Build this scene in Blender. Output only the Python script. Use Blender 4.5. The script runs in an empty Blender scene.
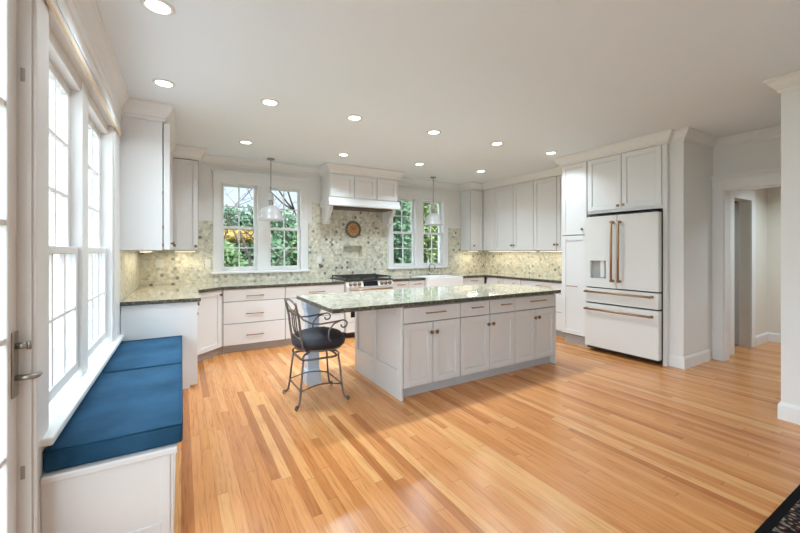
import bpy, bmesh, math, random
from mathutils import Vector, Matrix
random.seed(7)
scene = bpy.context.scene
COL = scene.collection
PI = math.pi

# ------------------------------------------------------------------ camera, world, sun, exposure
HC = 1.3776
cam_d = bpy.data.cameras.new('camera')
cam = bpy.data.objects.new('camera', cam_d); COL.objects.link(cam)
cam.location = (0, 0, HC)
cam.rotation_euler = (PI/2, 0, -0.5359)
cam_d.sensor_width = 36.0
cam_d.lens = 368.087/800*36.0
cam_d.shift_y = -(266.5-250.87)/800
cam_d.clip_start = 0.05
scene.camera = cam

scene.view_settings.view_transform = 'Standard'
scene.view_settings.look = 'None'
scene.view_settings.gamma = 1.0
scene.view_settings.use_curve_mapping = False
scene.view_settings.exposure = 0.50

SKY_STRENGTH = 0.85       # the half of the sky away from the sun
SKY_BRIGHT = 3.7          # the hazy half on the sun's side, behind and left of the camera
CAN_POWER = 12.0
UNDER_POWER = 1.9
w = bpy.data.worlds.new('sky'); scene.world = w
w.use_nodes = True
nt = w.node_tree; nt.nodes.clear()
out = nt.nodes.new('ShaderNodeOutputWorld'); bg = nt.nodes.new('ShaderNodeBackground')
tc = nt.nodes.new('ShaderNodeTexCoord'); sep = nt.nodes.new('ShaderNodeSeparateXYZ')
rmp = nt.nodes.new('ShaderNodeValToRGB')
rmp.color_ramp.elements[0].position = 0.0; rmp.color_ramp.elements[0].color = (0.82, 0.92, 1.0, 1)
rmp.color_ramp.elements[1].position = 0.35; rmp.color_ramp.elements[1].color = (0.56, 0.77, 1.0, 1)
nt.links.new(tc.outputs['Generated'], sep.inputs[0])
nt.links.new(sep.outputs['Z'], rmp.inputs[0])
dp = nt.nodes.new('ShaderNodeVectorMath'); dp.operation = 'DOT_PRODUCT'; dp.inputs[1].default_value = (-0.80, -0.60, 0.0)
mr = nt.nodes.new('ShaderNodeMapRange'); mr.inputs[1].default_value = -0.35; mr.inputs[2].default_value = 0.6; mr.inputs[3].default_value = SKY_STRENGTH; mr.inputs[4].default_value = SKY_BRIGHT
nt.links.new(tc.outputs['Generated'], dp.inputs[0]); nt.links.new(dp.outputs['Value'], mr.inputs[0]); nt.links.new(mr.outputs[0], bg.inputs[1])
mf = nt.nodes.new('ShaderNodeMapRange'); mf.inputs[1].default_value = -0.2; mf.inputs[2].default_value = 0.5
mc = nt.nodes.new('ShaderNodeMix'); mc.data_type = 'RGBA'; mc.inputs[7].default_value = (0.79, 0.915, 1.0, 1)
nt.links.new(dp.outputs['Value'], mf.inputs[0]); nt.links.new(mf.outputs[0], mc.inputs[0]); nt.links.new(rmp.outputs[0], mc.inputs[6]); nt.links.new(mc.outputs[2], bg.inputs[0])
nt.links.new(bg.outputs[0], out.inputs[0])

sun_d = bpy.data.lights.new('sun', 'SUN'); sun_d.energy = 3.6; sun_d.angle = 0.02; sun_d.color = (1.0, 0.97, 0.92)
sun = bpy.data.objects.new('sun', sun_d); COL.objects.link(sun)
sun.rotation_euler = Vector((-0.30, 0.75, -0.62)).to_track_quat('-Z', 'Y').to_euler()
sun.location = (8, -6, 10)

# ------------------------------------------------------------------ materials
MATS = {}
def new_mat(name):
    m = bpy.data.materials.new(name); m.use_nodes = True
    n = m.node_tree; b = n.nodes['Principled BSDF']
    MATS[name] = m
    return m, n, b
def simple(name, col, rough=0.5, metal=0.0, spec=0.5, noise=0.0, nscale=8.0, bump=0.0, bscale=40.0):
    m, n, b = new_mat(name)
    b.inputs['Base Color'].default_value = (*col, 1); b.inputs['Roughness'].default_value = rough
    b.inputs['Metallic'].default_value = metal; b.inputs['Specular IOR Level'].default_value = spec
    co = n.nodes.new('ShaderNodeTexCoord')
    if noise > 0:
        t = n.nodes.new('ShaderNodeTexNoise'); t.inputs['Scale'].default_value = nscale; t.inputs['Detail'].default_value = 4
        mix = n.nodes.new('ShaderNodeMix'); mix.data_type = 'RGBA'
        mix.inputs[6].default_value = (*[c*(1-noise) for c in col], 1); mix.inputs[7].default_value = (*[min(1, c*(1+noise)) for c in col], 1)
        n.links.new(co.outputs['Object'], t.inputs['Vector']); n.links.new(t.outputs['Fac'], mix.inputs[0]); n.links.new(mix.outputs[2], b.inputs['Base Color'])
    if bump > 0:
        t2 = n.nodes.new('ShaderNodeTexNoise'); t2.inputs['Scale'].default_value = bscale
        bp = n.nodes.new('ShaderNodeBump'); bp.inputs['Strength'].default_value = bump; bp.inputs['Distance'].default_value = 0.003
        n.links.new(co.outputs['Object'], t2.inputs['Vector']); n.links.new(t2.outputs['Fac'], bp.inputs['Height']); n.links.new(bp.outputs[0], b.inputs['Normal'])
    return m
def emit(name, col, s):
    m, n, b = new_mat(name)
    b.inputs['Base Color'].default_value = (*col, 1); b.inputs['Emission Color'].default_value = (*col, 1); b.inputs['Emission Strength'].default_value = s
    return m

WHITE = (0.80, 0.79, 0.77)
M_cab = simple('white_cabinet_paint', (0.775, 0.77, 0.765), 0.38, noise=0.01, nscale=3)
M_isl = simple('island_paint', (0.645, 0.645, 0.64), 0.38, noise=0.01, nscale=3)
M_gapshade = simple('painted_gap_shade', (0.28, 0.275, 0.27), 0.6, noise=0.03)  # shade of the door gaps, painted on the body fronts
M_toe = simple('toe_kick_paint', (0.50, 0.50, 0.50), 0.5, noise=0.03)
M_wall = simple('wall_paint', (0.79, 0.785, 0.77), 0.75, noise=0.012, nscale=2)
M_hall = simple('hall_paint', (0.76, 0.72, 0.64), 0.75, noise=0.012, nscale=2)
M_ceil = simple('ceiling_paint', (0.79, 0.85, 0.89), 0.85, noise=0.01, nscale=1.5)
M_trim = simple('trim_paint', (0.80, 0.80, 0.79), 0.4, noise=0.008)
M_doorp = simple('door_paint', (0.78, 0.77, 0.75), 0.35, noise=0.01)
M_bronze = simple('brushed_bronze', (0.40, 0.25, 0.135), 0.38, 0.85, noise=0.08, nscale=60)
M_knob = simple('dark_bronze_knob', (0.24, 0.145, 0.08), 0.38, 0.8, noise=0.1, nscale=60)
M_nickel = simple('aged_nickel', (0.36, 0.34, 0.31), 0.33, 0.95, noise=0.08, nscale=40)
M_iron = simple('wrought_iron', (0.20, 0.17, 0.15), 0.45, 0.75, noise=0.25, nscale=50)
M_black = simple('black_enamel', (0.012, 0.012, 0.013), 0.35, noise=0.2)
M_grate = simple('cast_iron_grate', (0.035, 0.032, 0.028), 0.6, 0.2, noise=0.3, nscale=30)
M_glassblack = simple('black_glass', (0.008, 0.008, 0.014), 0.08)
M_fridge = simple('matte_white_enamel', (0.745, 0.74, 0.72), 0.36, noise=0.008)
M_dgrey = simple('grey_plastic', (0.40, 0.40, 0.39), 0.4, noise=0.03)
M_sink = simple('white_fireclay', (0.86, 0.86, 0.85), 0.12, noise=0.005)
M_tan = simple('natural_wood_rail', (0.78, 0.65, 0.48), 0.5, noise=0.08, nscale=12)
M_shade = simple('white_shade_fabric', (0.70, 0.71, 0.72), 0.9, noise=0.03, nscale=30)
M_plate = simple('ivory_plate', (0.82, 0.79, 0.70), 0.4, noise=0.01)
M_post = simple('pale_blue_paint', (0.54, 0.66, 0.80), 0.4, noise=0.02)
M_seat = simple('navy_black_vinyl', (0.018, 0.018, 0.028), 0.58, noise=0.2, nscale=6, bump=0.3)
M_pend = simple('pale_enamel_shade', (0.56, 0.56, 0.55), 0.25, noise=0.02)
M_lens = emit('lamp_lens', (1.0, 0.98, 0.95), 6.0)
M_ulens = emit('under_cabinet_lens', (1.0, 0.88, 0.64), 2.2)
M_dial = simple('amber_clock_dial', (0.55, 0.27, 0.09), 0.6, noise=0.2, nscale=20)
M_green = simple('clock_rim_green', (0.16, 0.17, 0.13), 0.4, 0.5, noise=0.2, nscale=30)
M_cream = simple('clock_mark_cream', (0.75, 0.66, 0.45), 0.6, noise=0.05)
M_bottle = simple('white_ceramic', (0.85, 0.85, 0.83), 0.2, noise=0.01)
M_bark = simple('bark', (0.085, 0.065, 0.05), 0.9, noise=0.35, nscale=9, bump=0.6)
M_lawn = simple('lawn_green', (0.10, 0.16, 0.04), 0.95, noise=0.4, nscale=3)
M_halldoor = simple('grey_door_paint', (0.36, 0.34, 0.31), 0.5, noise=0.03)
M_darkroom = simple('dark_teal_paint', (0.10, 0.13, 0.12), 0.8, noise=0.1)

def leaf(name, a, b_, sc=2.6):
    m, n, b = new_mat(name)
    co = n.nodes.new('ShaderNodeTexCoord'); t = n.nodes.new('ShaderNodeTexNoise'); t.inputs['Scale'].default_value = sc; t.inputs['Detail'].default_value = 6
    r = n.nodes.new('ShaderNodeValToRGB')
    r.color_ramp.elements[0].position = 0.32; r.color_ramp.elements[0].color = (*a, 1)
    r.color_ramp.elements[1].position = 0.68; r.color_ramp.elements[1].color = (*b_, 1)
    n.links.new(co.outputs['Object'], t.inputs['Vector']); n.links.new(t.outputs['Fac'], r.inputs[0]); n.links.new(r.outputs[0], b.inputs['Base Color'])
    b.inputs['Roughness'].default_value = 0.7
    return m
M_leaf1 = leaf('green_leaves', (0.06, 0.13, 0.05), (0.24, 0.36, 0.16))
M_leaf2 = leaf('dark_green_leaves', (0.045, 0.10, 0.06), (0.17, 0.28, 0.16))
M_leaf3 = leaf('yellow_green_leaves', (0.11, 0.18, 0.06), (0.38, 0.46, 0.20))
M_leaf4 = leaf('autumn_leaves', (0.30, 0.20, 0.06), (0.62, 0.46, 0.15))

def glass_mat():
    m = bpy.data.materials.new('window_glass'); m.use_nodes = True; n = m.node_tree; n.nodes.clear()
    o = n.nodes.new('ShaderNodeOutputMaterial'); tr = n.nodes.new('ShaderNodeBsdfTransparent'); gl = n.nodes.new('ShaderNodeBsdfGlossy')
    gl.inputs['Roughness'].default_value = 0.02
    lw = n.nodes.new('ShaderNodeLayerWeight'); lw.inputs['Blend'].default_value = 0.5
    fr = n.nodes.new('ShaderNodeMath'); fr.operation = 'POWER'; fr.inputs[1].default_value = 5.0; n.links.new(lw.outputs['Facing'], fr.inputs[0])
    mx = n.nodes.new('ShaderNodeMixShader')
    n.links.new(fr.outputs[0], mx.inputs[0]); n.links.new(tr.outputs[0], mx.inputs[1]); n.links.new(gl.outputs[0], mx.inputs[2]); n.links.new(mx.outputs[0], o.inputs[0])
    return m
M_glass = glass_mat()

def VM(n, op, a=None, b=None):
    x = n.nodes.new('ShaderNodeVectorMath'); x.operation = op
    for i, v in enumerate((a, b)):
        if v is None: continue
        if hasattr(v, 'node'): n.links.new(v, x.inputs[i])
        else: x.inputs[i].default_value = v
    return x.outputs['Value'] if op in ('DOT_PRODUCT', 'LENGTH') else x.outputs['Vector']
def MA(n, op, a=None, b=None, c=None):
    x = n.nodes.new('ShaderNodeMath'); x.operation = op
    for i, v in enumerate((a, b, c)):
        if v is None: continue
        if hasattr(v, 'node'): n.links.new(v, x.inputs[i])
        else: x.inputs[i].default_value = v
    return x.outputs[0]
def RAMP(n, fac, stops, const=False):
    r = n.nodes.new('ShaderNodeValToRGB'); cr = r.color_ramp
    if const: cr.interpolation = 'CONSTANT'
    while len(cr.elements) < len(stops): cr.elements.new(0.5)
    for e, (p, c) in zip(cr.elements, stops): e.position = p; e.color = (*c, 1)
    n.links.new(fac, r.inputs[0]); return r.outputs[0]
def MIX(n, f, a, b, mode='MIX'):
    x = n.nodes.new('ShaderNodeMix'); x.data_type = 'RGBA'; x.blend_type = mode
    for i, v in ((0, f), (6, a), (7, b)):
        if hasattr(v, 'node'): n.links.new(v, x.inputs[i])
        elif isinstance(v, tuple): x.inputs[i].default_value = (*v, 1)
        else: x.inputs[i].default_value = v
    return x.outputs[2]
def COMB(n, x=None, y=None, z=None):
    c = n.nodes.new('ShaderNodeCombineXYZ')
    for i, v in enumerate((x, y, z)):
        if v is None: continue
        if hasattr(v, 'node'): n.links.new(v, c.inputs[i])
        else: c.inputs[i].default_value = v
    return c.outputs[0]

def tile_mat():
    m, n, b = new_mat('hexagon_marble_mosaic')
    co = n.nodes.new('ShaderNodeTexCoord'); s = n.nodes.new('ShaderNodeSeparateXYZ'); n.links.new(co.outputs['Object'], s.inputs[0])
    hx = MA(n, 'ADD', s.outputs[0], s.outputs[1])
    S = 1/0.052
    q = COMB(n, MA(n, 'MULTIPLY_ADD', hx, S, 200.0), MA(n, 'MULTIPLY_ADD', s.outputs[2], S, 100*1.7320508), 0.0)
    R = (1, 1.7320508, 1); H = (0.5, 0.8660254, 0.0)
    a = VM(n, 'SUBTRACT', VM(n, 'MODULO', q, R), H)
    c = VM(n, 'SUBTRACT', VM(n, 'MODULO', VM(n, 'SUBTRACT', q, H), R), H)
    less = MA(n, 'LESS_THAN', VM(n, 'DOT_PRODUCT', a, a), VM(n, 'DOT_PRODUCT', c, c))
    mv = n.nodes.new('ShaderNodeMix'); mv.data_type = 'VECTOR'
    n.links.new(less, mv.inputs[0]); n.links.new(c, mv.inputs[4]); n.links.new(a, mv.inputs[5]); gv = mv.outputs[1]
    idv = VM(n, 'SUBTRACT', q, gv)
    av = VM(n, 'ABSOLUTE', gv)
    sx = n.nodes.new('ShaderNodeSeparateXYZ'); n.links.new(av, sx.inputs[0])
    d = MA(n, 'MAXIMUM', sx.outputs[0], VM(n, 'DOT_PRODUCT', av, (0.5, 0.8660254, 0)))
    edge = MA(n, 'GREATER_THAN', d, 0.465)
    rid = VM(n, 'MULTIPLY', idv, (2.0, 1.1547005, 0)); rr = n.nodes.new('ShaderNodeVectorMath'); rr.operation = 'SNAP'; rr.inputs[1].default_value = (0.5, 0.5, 1)
    n.links.new(VM(n, 'ADD', rid, (0.13, 0.13, 0)), rr.inputs[0])
    wn = n.nodes.new('ShaderNodeTexWhiteNoise'); wn.noise_dimensions = '2D'; n.links.new(rr.outputs[0], wn.inputs['Vector'])
    tone = RAMP(n, wn.outputs['Value'], [(0, (0.62, 0.61, 0.53)), (0.2, (0.68, 0.67, 0.58)), (0.4, (0.74, 0.73, 0.67)), (0.58, (0.55, 0.56, 0.50)), (0.70, (0.68, 0.65, 0.55)), (0.86, (0.47, 0.47, 0.42)), (0.955, (0.34, 0.34, 0.31)), (0.983, (0.21, 0.21, 0.195))], True)
    t = n.nodes.new('ShaderNodeTexNoise'); t.inputs['Scale'].default_value = 34; t.inputs['Detail'].default_value = 4; n.links.new(co.outputs['Object'], t.inputs['Vector'])
    veins = RAMP(n, t.outputs['Fac'], [(0.28, (0.70, 0.70, 0.67)), (0.5, (0.97, 0.96, 0.93)), (0.68, (1.12, 1.11, 1.06))])
    col = MIX(n, 1.0, tone, veins, 'MULTIPLY')
    col = MIX(n, edge, col, (0.68, 0.66, 0.58)); col = MIX(n, 1.0, col, (1.0, 0.975, 0.925), 'MULTIPLY')
    n.links.new(col, b.inputs['Base Color']); b.inputs['Roughness'].default_value = 0.28
    return m
M_tile = tile_mat()

def floor_mat():
    m, n, b = new_mat('oak_strip_floor')
    co = n.nodes.new('ShaderNodeTexCoord'); s = n.nodes.new('ShaderNodeSeparateXYZ'); n.links.new(co.outputs['Object'], s.inputs[0])
    W = 0.058; L = 1.6
    px = MA(n, 'DIVIDE', s.outputs[0], W); ci = MA(n, 'FLOOR', px)
    w1 = n.nodes.new('ShaderNodeTexWhiteNoise'); w1.noise_dimensions = '1D'; n.links.new(ci, w1.inputs['W'])
    py = MA(n, 'ADD', MA(n, 'DIVIDE', s.outputs[1], L), MA(n, 'MULTIPLY', w1.outputs['Value'], 7.0)); ri = MA(n, 'FLOOR', py)
    w2 = n.nodes.new('ShaderNodeTexWhiteNoise'); w2.noise_dimensions = '2D'; n.links.new(COMB(n, ci, ri), w2.inputs['Vector'])
    tone = RAMP(n, w2.outputs['Value'], [(0, (0.45, 0.160, 0.046)), (0.14, (0.57, 0.225, 0.070)), (0.45, (0.645, 0.272, 0.090)), (0.8, (0.69, 0.312, 0.110)), (1.0, (0.74, 0.385, 0.150))])
    g = n.nodes.new('ShaderNodeTexNoise'); g.inputs['Scale'].default_value = 1.0; g.inputs['Detail'].default_value = 7; g.inputs['Distortion'].default_value = 1.2
    n.links.new(COMB(n, MA(n, 'MULTIPLY', s.outputs[0], 55.0), MA(n, 'MULTIPLY', s.outputs[1], 3.2), MA(n, 'MULTIPLY', w2.outputs['Value'], 50.0)), g.inputs['Vector'])
    grain = RAMP(n, g.outputs['Fac'], [(0.30, (0.76, 0.70, 0.64)), (0.50, (1, 1, 1)), (0.7, (1.07, 1.08, 1.08))])
    col = MIX(n, 1.0, tone, grain, 'MULTIPLY')
    fx = MA(n, 'FRACT', px); fy = MA(n, 'FRACT', py)
    seam = MA(n, 'MAXIMUM', MA(n, 'GREATER_THAN', MA(n, 'ABSOLUTE', MA(n, 'SUBTRACT', fx, 0.5)), 0.486), MA(n, 'GREATER_THAN', MA(n, 'ABSOLUTE', MA(n, 'SUBTRACT', fy, 0.5)), 0.4985))
    col = MIX(n, MA(n, 'MULTIPLY', seam, 0.55), col, (0.22, 0.10, 0.04))
    n.links.new(col, b.inputs['Base Color'])
    n.links.new(MA(n, 'MULTIPLY_ADD', g.outputs['Fac'], 0.14, 0.16), b.inputs['Roughness'])
    bp = n.nodes.new('ShaderNodeBump'); bp.inputs['Strength'].default_value = 0.12; bp.inputs['Distance'].default_value = 0.002
    n.links.new(MA(n, 'SUBTRACT', g.outputs['Fac'], seam), bp.inputs['Height']); n.links.new(bp.outputs[0], b.inputs['Normal'])
    return m
M_floor = floor_mat()

def granite_mat():
    m, n, b = new_mat('polished_green_granite')
    co = n.nodes.new('ShaderNodeTexCoord')
    def nz(sc, d, dist=0):
        t = n.nodes.new('ShaderNodeTexNoise'); t.inputs['Scale'].default_value = sc; t.inputs['Detail'].default_value = d; t.inputs['Distortion'].default_value = dist
        n.links.new(co.outputs['Object'], t.inputs['Vector']); return t.outputs['Fac']
    base = RAMP(n, nz(19, 7, 0.8), [(0.3, (0.27, 0.25, 0.21)), (0.45, (0.44, 0.41, 0.345)), (0.58, (0.58, 0.54, 0.46)), (0.72, (0.66, 0.62, 0.54))])
    sp = RAMP(n, nz(70, 3), [(0.36, (0.25, 0.26, 0.22)), (0.47, (1, 1, 1)), (0.66, (1.15, 1.12, 1.0))])
    n.links.new(MIX(n, 1.0, base, sp, 'MULTIPLY'), b.inputs['Base Color'])
    b.inputs['Roughness'].default_value = 0.06; b.inputs['Specular IOR Level'].default_value = 0.8
    return m
M_gran = granite_mat()
def edge_mat():
    m, n, b = new_mat('chiselled_granite_edge')
    co = n.nodes.new('ShaderNodeTexCoord'); t = n.nodes.new('ShaderNodeTexNoise'); t.inputs['Scale'].default_value = 45; t.inputs['Detail'].default_value = 5
    n.links.new(co.outputs['Object'], t.inputs['Vector'])
    n.links.new(RAMP(n, t.outputs['Fac'], [(0.35, (0.03, 0.028, 0.02)), (0.55, (0.09, 0.083, 0.06)), (0.7, (0.20, 0.19, 0.14))]), b.inputs['Base Color'])
    b.inputs['Roughness'].default_value = 0.35
    bp = n.nodes.new('ShaderNodeBump'); bp.inputs['Strength'].default_value = 0.7; bp.inputs['Distance'].default_value = 0.008
    n.links.new(t.outputs['Fac'], bp.inputs['Height']); n.links.new(bp.outputs[0], b.inputs['Normal'])
    return m
M_edge = edge_mat()

def cushion_mat():
    m, n, b = new_mat('blue_canvas')
    co = n.nodes.new('ShaderNodeTexCoord'); t = n.nodes.new('ShaderNodeTexNoise'); t.inputs['Scale'].default_value = 3.5; t.inputs['Detail'].default_value = 5
    n.links.new(co.outputs['Object'], t.inputs['Vector'])
    n.links.new(RAMP(n, t.outputs['Fac'], [(0.3, (0.010, 0.050, 0.100)), (0.7, (0.028, 0.098, 0.185))]), b.inputs['Base Color'])
    b.inputs['Roughness'].default_value = 0.8; b.inputs['Specular IOR Level'].default_value = 0.15
    t2 = n.nodes.new('ShaderNodeTexNoise'); t2.inputs['Scale'].default_value = 300
    bp = n.nodes.new('ShaderNodeBump'); bp.inputs['Strength'].default_value = 0.2; bp.inputs['Distance'].default_value = 0.002
    n.links.new(co.outputs['Object'], t2.inputs['Vector']); n.links.new(t2.outputs['Fac'], bp.inputs['Height']); n.links.new(bp.outputs[0], b.inputs['Normal'])
    return m
M_cush = cushion_mat()
def rug_mat():
    m, n, b = new_mat('patterned_rug_pile')
    co = n.nodes.new('ShaderNodeTexCoord')
    v = n.nodes.new('ShaderNodeTexVoronoi'); v.inputs['Scale'].default_value = 26; n.links.new(co.outputs['Object'], v.inputs['Vector'])
    r1 = RAMP(n, v.outputs['Distance'], [(0.0, (0.46, 0.36, 0.25)), (0.22, (0.36, 0.26, 0.17)), (0.30, (0.14, 0.035, 0.03)), (0.42, (0.010, 0.010, 0.012)), (0.6, (0.02, 0.02, 0.022)), (0.75, (0.22, 0.20, 0.17))])
    t = n.nodes.new('ShaderNodeTexNoise'); t.inputs['Scale'].default_value = 60; n.links.new(co.outputs['Object'], t.inputs['Vector'])
    n.links.new(MIX(n, 1.0, r1, RAMP(n, t.outputs['Fac'], [(0.3, (0.4, 0.4, 0.4)), (0.7, (1.3, 1.3, 1.3))]), 'MULTIPLY'), b.inputs['Base Color'])
    b.inputs['Roughness'].default_value = 0.95; b.inputs['Specular IOR Level'].default_value = 0.1
    return m
M_rug = rug_mat()
M_rugb = simple('black_rug_border', (0.008, 0.008, 0.009), 0.95, spec=0.08, noise=0.3, nscale=120)
def backdrop_clap_mat():
    m, n, b = new_mat('backdrop_clapboard')
    co = n.nodes.new('ShaderNodeTexCoord'); s = n.nodes.new('ShaderNodeSeparateXYZ'); n.links.new(co.outputs['Object'], s.inputs[0])
    f = MA(n, 'FRACT', MA(n, 'DIVIDE', s.outputs[2], 0.14))
    n.links.new(RAMP(n, f, [(0.0, (0.60, 0.60, 0.60)), (0.07, (0.86, 0.86, 0.86)), (1, (0.88, 0.88, 0.88))]), b.inputs['Base Color']); b.inputs['Roughness'].default_value = 0.6
    return m
M_backdrop_clap = backdrop_clap_mat()

# ------------------------------------------------------------------ mesh helpers
class F:      # local frame: u along width, v up, w out of the face
    def __init__(s, o, U, W): s.o = Vector(o); s.U = Vector(U).normalized(); s.W = Vector(W).normalized(); s.V = Vector((0, 0, 1))
    def __call__(s, u, v, w_): return s.o + s.U*u + s.V*v + s.W*w_
WORLD = F((0, 0, 0), (1, 0, 0), (0, 1, 0)); WORLD.__class__ = F
class MB:
    def __init__(s): s.b = bmesh.new(); s.mi = 0
    def hexa(s, pts):
        vs = [s.b.verts.new(p) for p in pts]
        for q in ((0, 1, 2, 3), (4, 5, 6, 7), (0, 1, 5, 4), (1, 2, 6, 5), (2, 3, 7, 6), (3, 0, 4, 7)):
            f = s.b.faces.new([vs[i] for i in q]); f.material_index = s.mi
        return s
    def box(s, x0, x1, y0, y1, z0, z1):
        return s.hexa([(x0, y0, z0), (x1, y0, z0), (x1, y1, z0), (x0, y1, z0), (x0, y0, z1), (x1, y0, z1), (x1, y1, z1), (x0, y1, z1)])
    def fb(s, f, u0, u1, v0, v1, w0, w1):
        return s.hexa([f(u0, v0, w0), f(u1, v0, w0), f(u1, v0, w1), f(u0, v0, w1), f(u0, v1, w0), f(u1, v1, w0), f(u1, v1, w1), f(u0, v1, w1)])
    def prism(s, poly, z0, z1):
        a = [s.b.verts.new((x, y, z0)) for x, y in poly]; c = [s.b.verts.new((x, y, z1)) for x, y in poly]
        n = len(poly)
        s.b.faces.new(a).material_index = s.mi; s.b.faces.new(c).material_index = s.mi
        for i in range(n): s.b.faces.new([a[i], a[(i+1) % n], c[(i+1) % n], c[i]]).material_index = s.mi
        return s
    def fprism(s, f, poly_vw, u0, u1):       # profile in (w,v) swept along u
        a = [s.b.verts.new(f(u0, v, w_)) for w_, v in poly_vw]; c = [s.b.verts.new(f(u1, v, w_)) for w_, v in poly_vw]
        n = len(a)
        s.b.faces.new(a).material_index = s.mi; s.b.faces.new(c).material_index = s.mi
        for i in range(n): s.b.faces.new([a[i], a[(i+1) % n], c[(i+1) % n], c[i]]).material_index = s.mi
        return s
    def tube(s, pts, r, n=8, closed=False):
        pts = [Vector(p) for p in pts]; N = len(pts); rings = []
        rad = r if isinstance(r, (list, tuple)) else [r]*N
        up = None
        for i, p in enumerate(pts):
            if closed: t = pts[(i+1) % N]-pts[i-1]
            else: t = pts[min(i+1, N-1)]-pts[max(i-1, 0)]
            t = t.normalized() if t.length > 1e-9 else Vector((0, 0, 1))
            if up is None: up = Vector((0, 0, 1)) if abs(t.z) < 0.9 else Vector((1, 0, 0))
            x = t.cross(up); x = x.normalized() if x.length > 1e-6 else t.orthogonal().normalized()
            y = x.cross(t).normalized(); up = y
            rings.append([s.b.verts.new(p+(x*math.cos(2*PI*k/n)+y*math.sin(2*PI*k/n))*rad[i]) for k in range(n)])
        for i in range(N if closed else N-1):
            A, B = rings[i], rings[(i+1) % N]
            for k in range(n):
                f = s.b.faces.new([A[k], A[(k+1) % n], B[(k+1) % n], B[k]]); f.smooth = True; f.material_index = s.mi
        if not closed:
            s.b.faces.new(rings[0][::-1]).material_index = s.mi; s.b.faces.new(rings[-1]).material_index = s.mi
        return s
    def lathe(s, prof, c=(0, 0, 0), axis='Z', n=24, sq=None, f=None):  # prof: (r, h)
        rings = []
        for r, hh in prof:
            ring = []
            for k in range(n):
                a = 2*PI*k/n; ca, sa = math.cos(a), math.sin(a)
                if sq: m_ = (abs(ca)**sq+abs(sa)**sq)**(-1/sq); ca *= m_; sa *= m_
                x, y = r*ca, r*sa
                if f is not None: p = f(x, y, hh)
                else: p = Vector(c)+Vector((x, y, hh))
                ring.append(s.b.verts.new(p))
            rings.append(ring)
        for i in range(len(rings)-1):
            A, B = rings[i], rings[i+1]
            for k in range(n):
                q = s.b.faces.new([A[k], A[(k+1) % n], B[(k+1) % n], B[k]]); q.smooth = True; q.material_index = s.mi
        s.b.faces.new(rings[0][::-1]).material_index = s.mi; s.b.faces.new(rings[-1]).material_index = s.mi
        return s
    def build(s, name, mats, parent=None, bevel=0.0, seg=2, smooth=False, rounded=False):
        bmesh.ops.recalc_face_normals(s.b, faces=s.b.faces[:])
        me = bpy.data.meshes.new(name)
        off = parent_world(parent)
        if off.length > 0:
            for v in s.b.verts: v.co -= off
        s.b.to_mesh(me); s.b.free()
        for m in (mats if isinstance(mats, (list, tuple)) else [mats]): me.materials.append(m)
        if smooth:
            for p in me.polygons: p.use_smooth = True
        o = bpy.data.objects.new(name, me); COL.objects.link(o)
        if parent: o.parent = parent
        if bevel > 0:
            md = o.modifiers.new('bevel', 'BEVEL'); md.width = bevel; md.segments = seg; md.limit_method = 'ANGLE'; md.angle_limit = 0.7
        return o
def parent_world(p):
    v = Vector((0, 0, 0))
    while p is not None: v += Vector(p.location); p = p.parent
    return v
def tag(o, label, cat, group=None):
    o['label'] = label; o['category'] = cat
    if group: o['group'] = group
    return o
def thing(name, label, cat, loc, group=None):
    o = bpy.data.objects.new(name, None); COL.objects.link(o); o.location = loc; o.empty_display_size = 0.1
    return tag(o, label, cat, group)
def struct(o): o['kind'] = 'structure'; return o
def sempty(name, loc=(0, 0, 0)):
    o = bpy.data.objects.new(name, None); COL.objects.link(o); o.location = loc; return struct(o)
def copy_tree(o, parent=None):
    c = o.copy(); COL.objects.link(c)
    if parent: c.parent = parent
    for ch in list(o.children): copy_tree(ch, c)
    return c
def area_light(parent, name, loc, power, sx, sy, col, disk=False, spread=PI):
    d = bpy.data.lights.new(name, 'AREA'); d.energy = power; d.color = col; d.size = sx
    if disk: d.shape = 'DISK'
    else: d.shape = 'RECTANGLE'; d.size_y = sy
    d.spread = spread
    o = bpy.data.objects.new(name, d); COL.objects.link(o); o.location = Vector(loc)-parent_world(parent); o.parent = parent
    return o
def arc(c, r, a0, a1, n, f): return [f(c[0]+r*math.cos(a0+(a1-a0)*i/n), c[1]+r*math.sin(a0+(a1-a0)*i/n)) for i in range(n+1)]

# ------------------------------------------------------------------ room shell
CH = 2.787; XL = -0.5; YB = 6.146; XR = 5.83; YREAR = -6.0; XFAR = 9.5
struct(MB().box(XL-0.15, XFAR, YREAR, YB+0.2, -0.1, 0).build('floor', M_floor))
struct(MB().box(XL-0.2, XFAR, YREAR, YB+0.25, CH, CH+0.15).build('ceiling', M_ceil))
# left wall with the glazed door opening and the window opening
WY0, WY1, WZ0, WZ1 = 2.155, 3.95, 0.60, 2.43
DY0, DY1, DZ = 0.98, 1.97, 2.45
m = MB()
for y0, y1, z0, z1 in ((YREAR, -3.4, 0, CH), (-3.4, 0.3, 2.45, CH), (0.3, DY0, 0, CH), (DY0, DY1, DZ, CH), (DY1, WY0, 0, CH), (WY0, WY1, 0, WZ0), (WY0, WY1, WZ1, CH), (WY1, YB+0.2, 0, CH)):  # includes an unseen opening beside the camera, added for side light
    m.box(XL-0.15, XL, y0, y1, z0, z1)
struct(m.build('wall_left', M_wall))
m = MB()
for x0, x1, z0, z1 in ((XL-0.15, 4.6, 0, CH), (4.6, 9.0, 2.55, CH), (4.6, 9.0, 0, 0.3), (9.0, XFAR, 0, CH)): m.box(x0, x1, YREAR-0.15, YREAR, z0, z1)  # unseen wall, its opening shaped for the daylight it lets in
struct(m.build('wall_rear_unseen', M_wall))
struct(MB().box(XFAR-0.01, XFAR+0.14, YREAR, YB+0.2, 0, CH).build('wall_far_right', M_wall))
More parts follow.
